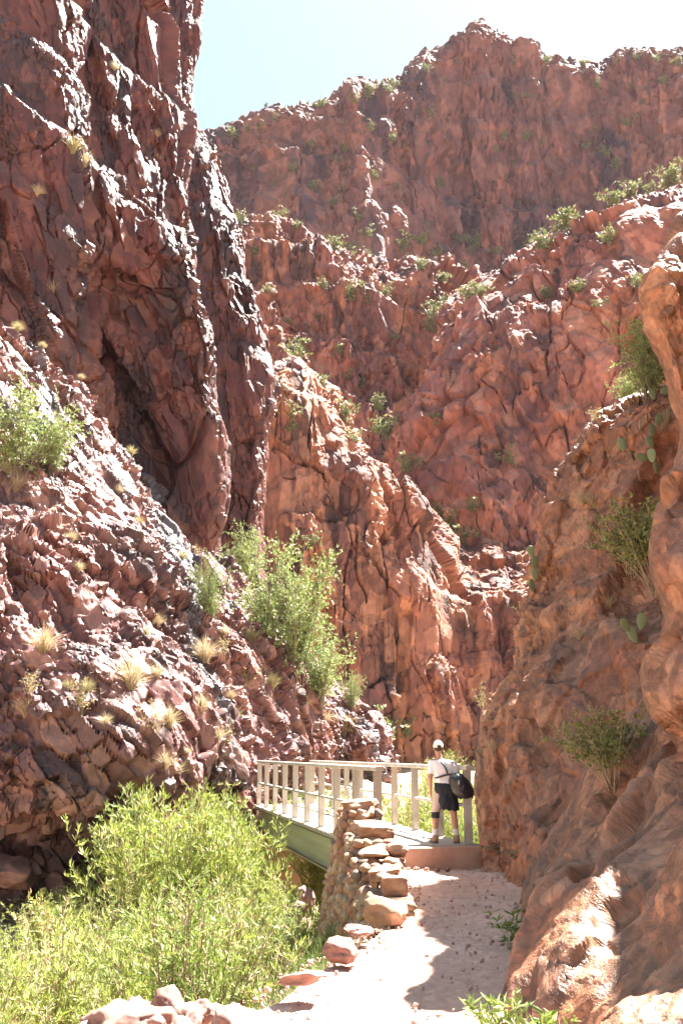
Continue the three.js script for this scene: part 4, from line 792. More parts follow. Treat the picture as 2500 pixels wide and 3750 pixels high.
  for (const s of ['L', 'R']) {
    const a = J['an' + s], t = J['to' + s];
    mesh('sock', meshSDF((x, y, z) => clip(cap(x, y, z, J['ca' + s], a) - 0.012, 0.09 - y, y - 0.245), [a[0] - 0.1, 0.06, -0.1], [a[0] + 0.1, 0.27, 0.13], 0.01), sockM, man);
    const sh = mesh('shoe', meshSDF((x, y, z) => clip(Math.min(smin(cap(x, y, z, [a[0], 0.075, a[2] + 0.02, 0.058], [t[0], 0.045, t[2], 0.05]), cap(x, y, z, [a[0], 0.12, a[2] + 0.015, 0.05], [a[0], 0.06, a[2] + 0.015, 0.055]), 0.03), 9), 0.022 - y, y - 0.14), [a[0] - 0.14, 0, -0.24], [a[0] + 0.12, 0.16, 0.14], 0.009), shoeM, man);
    mesh('sole', meshSDF((x, y, z) => clip(cap(x, 0.03, z, [a[0], 0.03, a[2] + 0.03, 0.06], [t[0], 0.03, t[2], 0.054]), 0.0 - y, y - 0.024), [a[0] - 0.14, -0.02, -0.25], [a[0] + 0.12, 0.05, 0.15], 0.009), soleM, sh);
  }
  const [hx, hy, hz] = J.head;
  mesh('hair', meshSDF((x, y, z) => clip(ell(x, y, z, [hx, hy + 0.02, hz + 0.012], [0.081, 0.108, 0.1]), (hy - 0.065) - y, (hz - 0.02) - z - (y > hy + 0.02 ? 0.05 : 0)), [hx - 0.12, hy - 0.1, hz - 0.14], [hx + 0.12, hy + 0.16, hz + 0.15], 0.007), std({ color: lin(0.05, 0.028, 0.02), roughness: 0.8, name: 'dark hair' }), man);
  const hat = mesh('cap', meshSDF((x, y, z) => { const d = ell(x, y, z, [hx, hy + 0.035, hz + 0.008], [0.092, 0.108, 0.112]); const brim = Math.max(ell(x, y, z, [hx, hy + 0.03, hz - 0.13], [0.085, 0.5, 0.09]), Math.abs(y - hy - 0.03 + 0.3 * (z - hz + 0.1) * -0.3) - 0.007); return Math.min(clip(d, hy + 0.015 + 0.12 * (z - hz) * -1 * 0.4 - y, -ell(x, y, z, [hx + 0.012, hy + 0.03, hz + 0.125], [0.04, 0.026, 0.06])), brim); }, [hx - 0.14, hy - 0.03, hz - 0.25], [hx + 0.14, hy + 0.17, hz + 0.16], 0.007), std({ color: lin(0.78, 0.73, 0.63), roughness: 0.9, name: 'cream cap cloth' }), man);
  // drawstring bag slung over the right shoulder
  const bag = thing('backpack', 'black drawstring backpack slung behind the hiker in white shirt', 'backpack', [1.87, DECK + 0.004, -17.75]);
  const nylon = std({ color: lin(0.010, 0.010, 0.013), roughness: 0.38, name: 'black nylon' });
  mesh('sack', meshSDF((x, y, z) => {
    const u = x * Math.cos(0.38) - (y - 1.08) * -Math.sin(0.38) - 0.27, w = (y - 1.08) * Math.cos(0.38) + (x - 0.27) * Math.sin(0.38); const xx = x - 0.27 + (y - 1.08) * 0.30, yy = y - 1.08;
    const r = lerp(0.20, 0.035, sstep(-0.02, 0.30, yy)); let d = Math.hypot(xx, Math.max(0, Math.abs(yy + 0.06) - 0.09), (z - 0.20) * 1.25) - r; d = Math.max(d, Math.abs(yy) - 0.31); return d + 0.012 * vnoise(x * 18, y * 9, z * 18, 711) + 0.006 * vnoise(x * 40, y * 22, z * 40, 712);
  }, [-0.05, 0.7, -0.06], [0.6, 1.44, 0.5], 0.012), nylon, bag);
  const strap = (name, pts, r) => mesh(name, new THREE.TubeGeometry(new THREE.CatmullRomCurve3(pts.map((p) => new THREE.Vector3(...p))), 40, r, 6), nylon, bag);
  strap('strap', [[-0.075, 1.44, 0.02], [-0.03, 1.40, 0.095], [0.02, 1.33, 0.135], [0.045, 1.26, 0.155], [0.07, 1.17, 0.17]], 0.019);
  strap('strap', [[-0.165, 1.13, -0.02], [-0.13, 1.135, 0.06], [-0.05, 1.16, 0.12], [0.04, 1.185, 0.15], [0.13, 1.2, 0.17]], 0.018);
  strap('strap', [[0.12, 1.44, -0.02], [0.15, 1.43, 0.06], [0.18, 1.36, 0.14], [0.2, 1.33, 0.18]], 0.012);
  mesh('cord_knot', new THREE.IcosahedronGeometry(0.028, 1), std({ color: lin(0.4, 0.36, 0.36), roughness: 0.6 }), bag).position.set(0.26, 1.36, 0.19);
  mesh('logo_patch', new THREE.BoxGeometry(0.022, 0.075, 0.004), std({ color: lin(0.35, 0.4, 0.38), roughness: 0.5 }), bag).position.set(0.235, 1.06, 0.366);
}
// ---------------------------------------------------------------- plants
const leafMat = (n, rough = 0.8) => new THREE.MeshPhysicalMaterial({ vertexColors: true, roughness: rough, transmission: 0.42, thickness: 0, side: THREE.DoubleSide, name: n });
const greenLeaf = leafMat('green leaves'), dryBlade = leafMat('dry grass', 0.9), woodMat = std({ vertexColors: true, roughness: 0.95, name: 'stems' });
class Leaves {                                                // collects leaves (two faces each) and thin stems
  constructor() { this.p = []; this.c = []; this.i = []; }
  leaf(b, d, side, len, w, col) {                              // base, direction, sideways
    const n = this.p.length / 3, m = 0.45, up = new THREE.Vector3().crossVectors(d, side);
    const P = (q) => this.p.push(q.x, q.y, q.z);
    P(b); P(b.clone().addScaledVector(d, len * m).addScaledVector(side, w).addScaledVector(up, w * 0.35)); P(b.clone().addScaledVector(d, len).addScaledVector(up, -len * 0.08)); P(b.clone().addScaledVector(d, len * m).addScaledVector(side, -w).addScaledVector(up, w * 0.35));
    for (let k = 0; k < 4; k++) this.c.push(col[0], col[1], col[2]);
    this.i.push(n, n + 1, n + 2, n, n + 2, n + 3);
  }
  blade(b, t, tip, w, col) {                                   // a bent grass blade through a mid point
    const n = this.p.length / 3, s = new THREE.Vector3().subVectors(tip, b).cross(new THREE.Vector3(rnd() - 0.5, 0.3, rnd() - 0.5)).normalize().multiplyScalar(w);
    for (const [q, f] of [[b, 1], [b, -1], [t, 0.8], [t, -0.8], [tip, 0]]) this.p.push(q.x + s.x * f, q.y + s.y * f, q.z + s.z * f);
    for (let k = 0; k < 5; k++) this.c.push(col[0], col[1], col[2]);
    this.i.push(n, n + 1, n + 3, n, n + 3, n + 2, n + 2, n + 3, n + 4);
  }
  stem(pts, r0, r1, col) {
    const S = 3, n0 = this.p.length / 3;
    pts.forEach((q, k) => { const r = lerp(r0, r1, k / (pts.length - 1)); for (let s = 0; s < S; s++) { const a = s / S * 6.283; this.p.push(q.x + Math.cos(a) * r, q.y, q.z + Math.sin(a) * r); this.c.push(...col); } });
    for (let k = 0; k < pts.length - 1; k++) for (let s = 0; s < S; s++) { const a = n0 + k * S + s, b = n0 + k * S + (s + 1) % S; this.i.push(a, b, a + S, b, b + S, a + S); }
  }
  geometry() { const g = new THREE.BufferGeometry(); g.setAttribute('position', new THREE.Float32BufferAttribute(this.p, 3)); g.setAttribute('color', new THREE.Float32BufferAttribute(this.c, 3)); g.setIndex(this.i); g.computeVertexNormals(); return g; }
}
const V = (x, y, z) => new THREE.Vector3(x, y, z);
function rdir(up) { const a = R(0, 6.283), y = R(-1, 1) * (1 - up) + up, s = Math.sqrt(Math.max(0.02, 1 - y * y)); return V(Math.cos(a) * s, y, Math.sin(a) * s).normalize(); }
// a shrub one metre high: stems that fork, leaves along the outer part
function shrubShape(s, o) {
  seed(s * 131 + 7); const L = new Leaves(), W = new Leaves();
  for (let k = 0; k < o.stems; k++) {
    const a = R(0, 6.283), lean = R(0.05, 1) * o.spread, h = R(0.62, 1.0) * (1 - 0.3 * lean / Math.max(0.3, o.spread) * o.dome);
    const end = V(Math.cos(a) * lean, h, Math.sin(a) * lean), mid = V(end.x * R(0.25, 0.5), h * R(0.45, 0.6), end.z * R(0.25, 0.5)), root = V(R(-0.06, 0.06) * o.foot, -0.05, R(-0.06, 0.06) * o.foot);
    const curve = new THREE.QuadraticBezierCurve3(root, mid, end), pts = curve.getPoints(7);
    W.stem(pts, o.wood, o.wood * 0.3, o.bark);
    for (let q = 0; q < o.twigs; q++) {
      const t = R(o.bare, 1), b = curve.getPoint(t), d = rdir(o.up).multiplyScalar(R(0.5, 1) * o.twig), e = b.clone().add(d), tw = [b, b.clone().addScaledVector(d, 0.5).add(V(R(-0.01, 0.01), 0.01, R(-0.01, 0.01))), e];
      if (q % 2 === 0) W.stem(tw, o.wood * 0.4, o.wood * 0.2, o.bark);
      for (let j = 0; j < o.leaves; j++) {
        const u = R(0.1, 1.08), p = b.clone().addScaledVector(d, u), ld = rdir(o.up).multiplyScalar(0.9).add(d.clone().normalize().multiplyScalar(o.along)).normalize(), sd = V(R(-1, 1), R(-1, 1), R(-1, 1)).cross(ld).normalize();
        const m = R(0.65, 1.2), age = rnd(), dead = rnd() < o.dead;
        const c = dead ? [0.34 * m, 0.24 * m, 0.12 * m] : [lerp(o.c0[0], o.c1[0], age) * m, lerp(o.c0[1], o.c1[1], age) * m, lerp(o.c0[2], o.c1[2], age) * m];
        L.leaf(p, ld, sd, o.len * R(0.7, 1.3), o.wid * R(0.8, 1.2), c);
      }
    }
  }
  return { leaves: L.geometry(), wood: W.geometry() };
}
const KIND = {
  willow: { stems: 24, spread: 0.55, dome: 0.6, foot: 4, twigs: 13, twig: 0.17, leaves: 14, up: 0.5, along: 0.9, bare: 0.25, len: 0.042, wid: 0.0042, wood: 0.006, bark: [0.22, 0.15, 0.1], c0: [0.25, 0.32, 0.04], c1: [0.40, 0.46, 0.09], dead: 0.1 },
  acacia: { stems: 22, spread: 0.6, dome: 0.8, foot: 1, twigs: 24, twig: 0.2, leaves: 15, up: 0.2, along: 0.5, bare: 0.25, len: 0.026, wid: 0.0065, wood: 0.008, bark: [0.16, 0.12, 0.09], c0: [0.19, 0.26, 0.06], c1: [0.30, 0.37, 0.12], dead: 0.02 },
  sparse: { stems: 24, spread: 0.7, dome: 0.5, foot: 1, twigs: 13, twig: 0.16, leaves: 7, up: 0.2, along: 0.5, bare: 0.45, len: 0.042, wid: 0.013, wood: 0.006, bark: [0.36, 0.27, 0.18], c0: [0.16, 0.20, 0.03], c1: [0.24, 0.25, 0.05], dead: 0.12 },
  desert: { stems: 9, spread: 0.6, dome: 0.6, foot: 1, twigs: 7, twig: 0.22, leaves: 5, up: 0.25, along: 0.5, bare: 0.2, len: 0.13, wid: 0.035, wood: 0.012, bark: [0.2, 0.15, 0.1], c0: [0.12, 0.155, 0.045], c1: [0.19, 0.21, 0.08], dead: 0.08 },
  brittle: { stems: 14, spread: 0.6, dome: 0.5, foot: 1, twigs: 6, twig: 0.16, leaves: 6, up: 0.3, along: 0.6, bare: 0.35, len: 0.06, wid: 0.012, wood: 0.007, bark: [0.4, 0.31, 0.2], c0: [0.30, 0.27, 0.08], c1: [0.36, 0.28, 0.12], dead: 0.3 },
  broad: { stems: 9, spread: 0.5, dome: 0.3, foot: 2, twigs: 4, twig: 0.16, leaves: 4, up: 0.4, along: 0.7, bare: 0.25, len: 0.17, wid: 0.022, wood: 0.006, bark: [0.17, 0.2, 0.07], c0: [0.13, 0.2, 0.03], c1: [0.2, 0.26, 0.05], dead: 0.05 },
};
const WILLOWS = [{}, { c0: [0.26, 0.31, 0.05], c1: [0.40, 0.43, 0.10], len: 0.05, wid: 0.005, dead: 0.06 }, { c0: [0.19, 0.27, 0.045], c1: [0.31, 0.39, 0.08], len: 0.036, leaves: 15, dead: 0.05 }, { c0: [0.22, 0.27, 0.05], c1: [0.36, 0.38, 0.1], stems: 17, twigs: 10, len: 0.05, dead: 0.28 }, { c0: [0.19, 0.27, 0.045], c1: [0.30, 0.38, 0.09], stems: 30, spread: 0.4, len: 0.038, dead: 0.1 }];
const SHAPES = {}; for (const k in KIND) { SHAPES[k] = []; for (let q = 0; q < (k === 'willow' ? 5 : k === 'desert' ? 4 : 3); q++) SHAPES[k].push(shrubShape(q + 10 * Object.keys(SHAPES).length, k === 'willow' ? { ...KIND[k], ...WILLOWS[q] } : KIND[k])); }
function dryShape(s, n, spread, col, wd = 0.011) {
  seed(s * 71 + 5); const L = new Leaves();
  for (let k = 0; k < n; k++) { const a = R(0, 6.283), l = Math.sqrt(rnd()) * spread, h = R(0.35, 1), m = R(0.7, 1.15), b = V(R(-0.08, 0.08), -0.05, R(-0.08, 0.08)), e = V(Math.cos(a) * l, h * (1 - 0.45 * l / spread), Math.sin(a) * l); L.blade(b, V(e.x * 0.4, e.y * 0.68, e.z * 0.4), e, wd, [col[0] * m, col[1] * m, col[2] * m]); }
  return L.geometry();
}
const TUFTS = [0, 1, 2, 3].map((s) => dryShape(s, 300, 0.6, [[0.46, 0.35, 0.2], [0.5, 0.4, 0.24], [0.4, 0.35, 0.17], [0.48, 0.35, 0.21]][s], 0.0065));
function plant(name, kind, variant, pos, h, w, label, category, group) {
  const t = thing(name, label, category, [pos.x, pos.y, pos.z], R(0, 6.283), group), S = SHAPES[kind][variant % SHAPES[kind].length];
  const f = mesh('foliage', S.leaves, greenLeaf, t), s = mesh('stems', S.wood, woodMat, t); f.scale.set(w, h, w); s.scale.set(w, h, w); return t;
}
function tuft(pos, h, k, label, group) { const m = new THREE.Mesh(TUFTS[k % 4], dryBlade); m.name = 'grass_tuft'; tag(m, label, 'grass tuft', group); m.position.copy(pos); m.scale.set(h, h, h); m.rotation.y = R(0, 6.283); return m; }
const sink = (q, d) => q.p.clone().addScaledVector(q.n, -d);

// willow thicket in the creek bed
seed(2024);
{
  const spots = [];
  for (let D = 9.2; D < 29; D += 1.15) {
    const x1 = Math.min(D < 18 ? poly(D, PL) - 1.5 : -0.9 - 0.24 * (D - 19.8) - 0.4, 3), x0 = -0.37 * D - 1.2;
    for (let x = x0 + R(0, 1); x < x1; x += R(0.95, 1.35)) spots.push([x, D + R(-0.4, 0.4)]);
  }
  for (const [x, D] of spots) {
    const y = groundH(x, -D), px = CX + x / D * FPX;
    let top = 2960 + 0.5 * Math.max(0, 700 - px); if (px > 430 && px < 950 && D > 20) top = 2800 + Math.abs(px - 640) * 0.42;
    if (px > 950) top = 3000 + (px - 950) * 0.9;
    if (rnd() < 0.1) continue;
    const yTop = EYE - (top + 260 * rnd() * rnd() - HOR) / FPX * D; let h = clamp((yTop - y) * 1.08, 0.5, D > 20 && px > 430 ? 3.8 : 2.2); if (h < 0.62 && D < 12) h = R(0.5, 0.8);
    if (px < -150) continue;
    if (rnd() < 0.09) { plant('dry_shrub', 'brittle', Math.floor(rnd() * 3), V(x, y - 0.03, -D), h * 1.05, Math.max(1.2, h * 0.8), 'dry straw brown shrub standing among the willows', 'shrub', 'dry shrubs in the willow thicket'); continue; }
    const near = px > 430 && px < 950 && D > 20;
    plant('willow_shrub', 'willow', Math.floor(rnd() * 5), V(x, y - 0.03, -D), h, Math.max(1.5, h * R(0.75, 1)), near ? 'tall bright green willow shrub between the overhang and the girder' : px > 900 ? 'narrow leaved green shrub on the bank beside the cobbled wall and girder' : 'bright yellow green willow shrub in the creek bed thicket', 'shrub', near ? 'tall willows by the girder' : px > 900 ? 'shrubs on the creek bank' : 'willow thicket in the creek bed');
  }
}
// shrubs beyond the bridge, seen through the railing
seed(2025);
for (const [px, py, D, h] of [[1400, 2930, 27, 2.2], [1440, 2900, 25, 2.5], [1490, 2910, 24.5, 2.6], [1545, 2920, 24, 2.6], [1600, 2925, 24, 2.7], [1650, 2930, 23.5, 2.6], [1710, 2930, 23.5, 2.5], [1750, 2950, 23, 2.5], [1540, 2845, 31, 3], [1500, 2860, 30, 2.6], [1620, 2870, 30, 2.8], [1700, 2860, 29, 2.8], [1440, 2870, 33, 1.6], [1240, 2930, 25.5, 1.5], [1180, 2945, 26.5, 1.6], [1310, 2950, 26, 1.6], [1730, 2800, 33, 3.4], [1760, 2780, 36, 4], [1680, 2790, 40, 3], [1600, 2760, 48, 3], [1650, 2740, 52, 3.5], [1560, 2775, 50, 2.4]]) {
  const p = at(px, py, D); p.y = Math.min(groundH(p.x, p.z), p.y - h * 0.85);
  const hh = at(px, py, D).y - p.y;
  plant('willow_shrub', 'willow', Math.floor(rnd() * 5), p, clamp(hh, 0.8, 4), clamp(hh * 0.85, 1.2, 2.6), 'bright green shrub growing beyond the bridge railing', 'shrub', 'shrubs beyond the bridge railing');
}
// green shrubs on the left rock slope
seed(2026);
const slopeTrees = [['rock_slope', 70, 1760, 4.2, 3.6, 'large feathery green shrub high on the rock slope under the dark tower'], ['rock_slope', 200, 1740, 2.6, 2.2, 'feathery green shrub next to the largest shrub on the rock slope'], ['rock_slope', 890, 2190, 4.6, 3.2, 'leaning green acacia where the rock slope meets the pillar'], ['rock_slope', 760, 2290, 2.8, 1.5, 'thin upright green shrub on the rock slope above a straw tuft'], ['rock_slope', 1080, 2500, 6.6, 4.6, 'biggest green acacia bush at the rock slope edge'], ['rock_slope', 1180, 2590, 3.6, 3.2, 'green acacia bush downhill of the biggest acacia'], ['rock_slope', 985, 2400, 3.6, 3.0, 'green acacia bush uphill of the biggest acacia'], ['rock_slope', 1290, 2610, 2.0, 1.2, 'slender green sapling at the end of the rock slope']];
for (const [c, px, py, h, w, label] of slopeTrees) plant('acacia_bush', 'acacia', Math.floor(rnd() * 3), sink(rootOn(c, px, py), 0.15), h, w, label, 'shrub');
// straw tufts on the rock slope
seed(2027);
for (const [px, py, h] of [[130, 1150, 0.7], [340, 1340, 0.6], [220, 1230, 0.5], [350, 1600, 0.7], [540, 1640, 1.0], [60, 1800, 1.2], [30, 1740, 1.0], [510, 1920, 0.7], [440, 1810, 0.9], [270, 1980, 0.9], [290, 2090, 0.6], [700, 1990, 0.7], [670, 2050, 0.8], [580, 2290, 0.7], [60, 2080, 0.6], [160, 2390, 1.3], [480, 2520, 1.4], [750, 2420, 1.7], [580, 2480, 0.7], [620, 2660, 1.0], [740, 2610, 1.0], [320, 2530, 0.9], [90, 2620, 0.9], [820, 2330, 0.8], [800, 2710, 0.9], [860, 2640, 0.8], [1000, 2520, 1.1], [1080, 2640, 1.2], [1120, 2590, 1.0], [950, 2400, 1.4], [1200, 2660, 1.2], [640, 2850, 1.2], [600, 2820, 0.9], [900, 2740, 0.7], [690, 2770, 0.6], [250, 2520, 0.7], [380, 2660, 0.6], [540, 2330, 0.5], [450, 2200, 0.5], [850, 2560, 0.8], [1260, 2680, 1.0], [930, 2290, 1.0], [150, 1330, 0.6], [250, 1130, 0.6], [920, 2350, 1.2], [1020, 2450, 1.2], [1160, 2700, 0.9], [760, 2100, 0.6]])
  tuft(sink(rootOn('rock_slope', px, py), 0.05), h * R(0.6, 0.95), Math.floor(rnd() * 4), 'straw coloured dry grass tuft on the sunlit rock slope', 'dry tufts on the rock slope');
for (const [px, py, h] of [[270, 560, 1.4], [310, 610, 1.2], [570, 600, 0.9], [140, 720, 0.9], [200, 1080, 1.2], [670, 960, 0.8], [580, 500, 0.7], [420, 260, 0.8]])
  tuft(sink(rootOn('cliff_tower', px, py), 0.05), h, Math.floor(rnd() * 4), 'dry grass tuft clinging to a ledge of the dark tower', 'dry tufts on the tower');
for (const [px, py, h] of [[520, 2340, 0.9], [300, 2620, 1.0], [560, 2720, 1.2], [820, 2420, 1.0], [100, 2560, 0.8], [200, 2760, 0.7], [830, 2760, 1.0], [1270, 2700, 1.2], [720, 2060, 0.9], [910, 2520, 1.1]])
  plant('brittlebush', 'brittle', Math.floor(rnd() * 3), sink(rootOn('rock_slope', px, py), 0.05), h, h, 'small yellowish bush rooted in the rock slope', 'shrub', 'yellowish bushes on the rock slope');

// desert shrubs on the cliffs behind
seed(2028);
const far = (c, list, label, group) => { for (const [px, py, s] of list) { const q = rootOn(c, px, py); plant('desert_shrub', 'desert', Math.floor(rnd() * 4), sink(q, 0.15), s * R(0.9, 1.1), s * R(0.9, 1.2), label, 'shrub', group); } };
far('rock_buttress', [[1080, 1360, 3.4], [1265, 1560, 3.2], [1055, 1545, 2.4], [1060, 1590, 1.8], [1285, 1630, 2.0], [1350, 1790, 2.8], [1480, 1860, 1.6], [1140, 2000, 1.4], [1320, 1700, 1.6], [1180, 1420, 1.6], [1400, 2760, 3], [1350, 2720, 2.6], [1300, 2690, 2.2], [1480, 2720, 2.4]], 'green shrub growing on the orange rock buttress', 'shrubs on the buttress');
far('canyon_wall', [[1940, 950, 4.2], [1990, 920, 3.6], [2070, 850, 4.4], [2240, 760, 3.4], [2300, 730, 3.6], [2380, 720, 3.4], [2450, 700, 6], [2230, 900, 2.8], [1720, 1110, 3.6], [1760, 1090, 3], [1860, 1060, 2.6], [1420, 1620, 4.2], [1380, 1580, 3.2], [1490, 1740, 3.4], [1640, 1960, 3.4], [1700, 2000, 3], [1620, 1920, 3], [1860, 1720, 2.6], [2000, 1100, 2.4], [2200, 1150, 2.4], [1700, 2330, 2], [1670, 2390, 2.2], [1880, 2230, 2], [1560, 1850, 2.6], [1740, 1880, 2], [2120, 1080, 2.6], [2330, 1060, 2.4], [1600, 1560, 2.2], [1850, 2480, 2.2], [1720, 2620, 2.4], [1800, 2680, 2.2]], 'green shrub rooted in the long red wall', 'shrubs on the long red wall');
far('stepped_ridge', [[870, 830, 4], [1020, 815, 3.6], [1090, 850, 2.6], [1230, 930, 4], [1290, 960, 3], [1480, 980, 3], [1540, 1000, 3.2], [1620, 1040, 3.4], [1280, 1110, 4.4], [1180, 1070, 2.6], [1640, 1150, 4.4], [1590, 1190, 4.4], [1580, 1230, 3.6], [1080, 1320, 4], [1440, 1250, 2.4], [1060, 1200, 2], [1350, 1130, 2.4], [1160, 1180, 2.4], [1240, 1300, 2.4], [1320, 1430, 3], [1390, 1520, 3.6], [1260, 1400, 2.4], [980, 1080, 2.2], [930, 940, 2.4], [1420, 1080, 2.6]], 'green shrub on the stepped ridge', 'shrubs on the stepped ridge');
{ const list = []; for (const [px, py] of [[1670, 230], [1720, 235], [1440, 320], [1420, 335], [1300, 380], [1110, 410], [1000, 450], [2430, 310], [2190, 320], [2330, 220], [2260, 240], [2130, 240], [2050, 235], [1360, 340], [1560, 260], [1350, 480], [950, 480], [850, 500], [1180, 390], [1880, 240], [2000, 230], [2400, 230], [2480, 240]]) list.push([px, py + 8, 4.6]);
  for (let k = 0; k < 90; k++) list.push([R(900, 2480), R(300, 1050), R(2, 4.6)]);
  for (let k = 0; k < 26; k++) list.push([R(1250, 1800), R(880, 1060), R(3.5, 6)]);
  far('mountain', list, 'small grey green shrub on the far mountain', 'shrubs on the far mountain'); }

// right side
seed(2029);
const onProw = (kind, px, py, h, w, name, label, n = 0) => plant(name, kind, n, sink(rootOn('rock_prow', px, py), 0.06), h, w, label, 'shrub');
onProw('acacia', 2370, 1475, 2.3, 1.9, 'acacia_bush', 'feathery green acacia on top of the rock prow', 1);
onProw('acacia', 2300, 1490, 1.2, 1.2, 'acacia_bush', 'low acacia branch clump leaning off the prow top', 2);
onProw('sparse', 2390, 2180, 2.0, 1.9, 'sparse_bush', 'sparse yellow green bush on the prow under the overhanging block');
onProw('sparse', 2310, 2120, 1.6, 1.5, 'sparse_bush', 'twiggy bush beside the sparse bush on the prow', 1);
onProw('brittle', 2180, 1560, 0.5, 0.6, 'dry_bush', 'pale pink dry bush on the prow shoulder'); onProw('brittle', 2080, 1860, 0.4, 0.5, 'dry_bush', 'yellowish dry bush on the prow edge above the cactus', 1);
onProw('brittle', 2110, 1780, 0.35, 0.4, 'dry_bush', 'small dry bush above the yellowish prow bush', 2);
onProw('sparse', 1925, 2290, 0.55, 0.5, 'sparse_bush', 'bright yellow flowering bush on the prow edge', 2); onProw('sparse', 1950, 2180, 0.5, 0.45, 'sparse_bush', 'small green bush next to the cactus on the prow edge', 1);
onProw('brittle', 1750, 2610, 0.7, 0.5, 'hanging_bush', 'grey green bush hanging off the prow corner over the bridge', 1); onProw('brittle', 1765, 2800, 0.5, 0.45, 'dry_bush', 'dry bush by the top rail at the prow', 2);
onProw('desert', 1830, 3140, 0.28, 0.5, 'weed', 'low green weed at the foot of the prow', 1); onProw('desert', 1880, 3150, 0.24, 0.45, 'weed', 'second low green weed along the prow foot', 2);
for (const [px, py, h, n, label] of [[2240, 2890, 1.1, 0, 'yellow green bush rooted in the rock ramp'], [2200, 2870, 0.8, 1, 'pale bush beside the yellow green bush of the rock ramp']]) { const q = rootOn('rock_ramp', px, py); plant('sparse_bush', 'sparse', n, sink(q, 0.05), h, h * 1.1, label, 'shrub'); }
for (const [px, py, h] of [[2130, 1850, 0.45], [2170, 1860, 0.5], [1800, 2760, 0.4], [2180, 2640, 0.4], [2120, 2340, 0.35], [2230, 2220, 0.4], [2440, 1560, 0.6], [2420, 1600, 0.5]]) tuft(sink(rootOn('rock_prow', px, py), 0.03), h, 3, 'wiry dry tuft hanging on the shaded prow', 'dry tufts on the prow');
// prickly pears: pads on pads
const padG = (() => { const g = new THREE.SphereGeometry(1, 14, 10), p = g.attributes.position; for (let i = 0; i < p.count; i++) { const y = p.getY(i), k = 0.78 + 0.22 * y; p.setXYZ(i, p.getX(i) * k * 0.78, y + 1, p.getZ(i) * k * 0.16); } g.computeVertexNormals(); return g; })();
const padM = std({ color: lin(0.17, 0.21, 0.11), roughness: 0.6, name: 'cactus skin' });
function cactus(c, px, py, chain, label) {
  const q = rootOn(c, px, py), t = thing('prickly_pear', label, 'cactus', sink(q, 0.02).addScaledVector(V(-0.15, 0, 0.25), 1).toArray());
  for (const [x, y, z, s, rz, ry] of chain) { const m = mesh('pad', padG, padM, t); m.position.set(x * 1.2, y * 1.2, z * 1.2 + 0.05); m.scale.setScalar(s * 1.2); m.rotation.set(R(-0.2, 0.2), ry, rz); }
}
cactus('rock_prow', 2400, 1660, [[0, 0, 0, 0.13, 0.2, 0.3], [0.0, 0.22, 0.02, 0.13, -0.3, 0.5], [-0.02, -0.24, 0.02, 0.12, 0.1, -0.4], [-0.12, -0.2, 0.08, 0.11, 1.3, 0.2], [-0.34, -0.22, 0.1, 0.1, 1.1, 0.9], [-0.52, -0.08, 0.12, 0.13, 0.15, 0.1], [0.1, 0.45, 0.0, 0.12, -0.6, 0.4], [-0.06, 0.42, 0.05, 0.11, 0.5, 1.2], [0.05, -0.45, 0.02, 0.11, 0.3, 0.5], [-0.2, 0.3, 0.06, 0.1, 0.7, 1.3]], 'sprawling prickly pear with hanging pads near the prow top');
cactus('rock_prow', 2400, 1480, [[0, 0, 0, 0.12, 0.1, 0.2], [-0.04, 0.2, 0, 0.13, 0.4, 0.6], [0.12, 0.12, 0.02, 0.12, -1.1, 0.3]], 'upright prickly pear on the crest of the prow');
cactus('rock_prow', 1975, 2130, [[0, 0, 0, 0.11, 0.2, 0.2], [-0.02, 0.2, 0, 0.12, -0.1, 0.5], [-0.04, 0.4, 0.02, 0.11, 0.3, 0.2], [-0.06, -0.2, 0.02, 0.11, 0.3, 0.6]], 'slim stacked prickly pear on the prow edge above the bridge');
cactus('rock_prow', 2340, 2360, [[0, 0, 0, 0.12, 0.3, 0.2], [-0.08, 0.16, 0, 0.11, 0.7, 0.5], [0.06, 0.18, 0.02, 0.12, -0.3, 0.2]], 'small prickly pear low on the prow below the sparse bush');
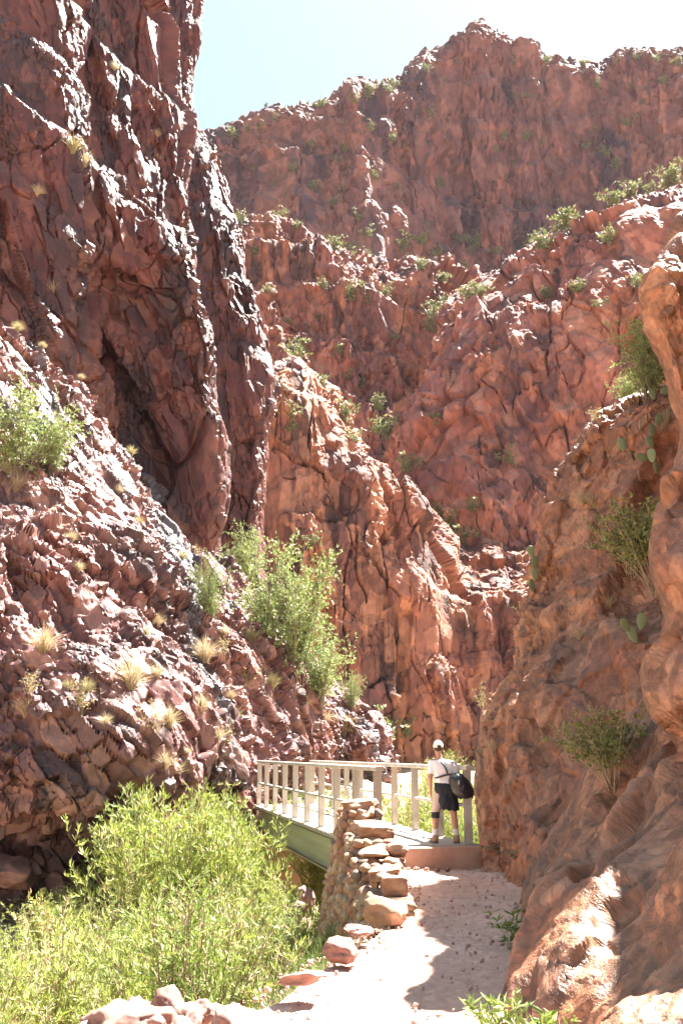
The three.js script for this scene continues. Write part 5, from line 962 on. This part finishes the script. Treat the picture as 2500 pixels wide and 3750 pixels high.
// leafy plants at the path edges
for (const [px, py, D, h, n, label] of [[1880, 3800, 6.0, 0.42, 0, 'broad leaved green plant at the foot of the rock ramp'], [1990, 3830, 5.6, 0.45, 1, 'bright broad leaved plant leaning on the rock ramp'], [1800, 3790, 6.2, 0.36, 2, 'low broad leaved plant at the sunlit path edge'], [2060, 3850, 5.5, 0.4, 2, 'short leafy plant against the rock ramp base'], [1875, 3395, 9.6, 0.42, 1, 'shaded leafy weed where the ramp meets the path']]) { const p = at(px, py, D); p.y = pathY(D) - 0.02; plant('leafy_plant', 'broad', n, p, h, h * 1.2, label, 'plant'); }
// grass along the banks: uncountable
{
  const green = dryShape(11, 26, 0.5, [0.17, 0.22, 0.045]), straw = dryShape(12, 26, 0.6, [0.45, 0.36, 0.2]);
  seed(3001);
  const scatter = (g, mat, n, f, name, label) => {
    const im = new THREE.InstancedMesh(g, mat, n), M = new THREE.Matrix4(), q = new THREE.Quaternion(), c = new THREE.Color(), e = new THREE.Euler();
    for (let k = 0; k < n; k++) { const [x, D, h, y] = f(); e.set(R(-0.15, 0.15), R(0, 6.28), R(-0.15, 0.15)); M.compose(V(x, (y ?? groundH(x, -D)) - 0.02, -D), q.setFromEuler(e), V(h, h, h)); im.setMatrixAt(k, M); const t = R(0.75, 1.2); im.setColorAt(k, c.setRGB(t * R(0.9, 1.15), t, t * R(0.8, 1.1))); }
    stuff(im, name, label, 'grass');
  };
  scatter(green, greenLeaf, 2600, () => { const D = 6.6 + 8.5 * rnd(), x = poly(D, PL) - 0.3 - 3.2 * Math.pow(rnd(), 0.8); return [x, D, R(0.25, 0.62) * (x > poly(D, PL) - 0.7 ? 0.55 : 1)]; }, 'green_grass', 'long bright green grass on the creek bank');
  scatter(straw, dryBlade, 700, () => { const D = 5.2 + 9 * Math.pow(rnd(), 1.3), x = poly(D, PL) - 0.02 - 0.9 * Math.pow(rnd(), 1.5); return [x, D, R(0.1, 0.26)]; }, 'dry_grass', 'pale dry grass along the sunlit path edge');
  scatter(green, greenLeaf, 1500, () => { const D = 20 + 14 * rnd(), x = -0.3 * D + R(0, 1) * (0.3 * D + 4); return [x, D, R(0.3, 0.7)]; }, 'creek_grass', 'green undergrowth along the creek under the footbridge');
  scatter(straw, dryBlade, 160, () => { const D = 5.6 + 4 * rnd(), x = poly(D, PR) + R(-0.1, 0.35); return [x, D, R(0.1, 0.25), pathY(D)]; }, 'dry_grass', 'dry grass between the path and the rock ramp');
}
renderer.render(scene, camera);
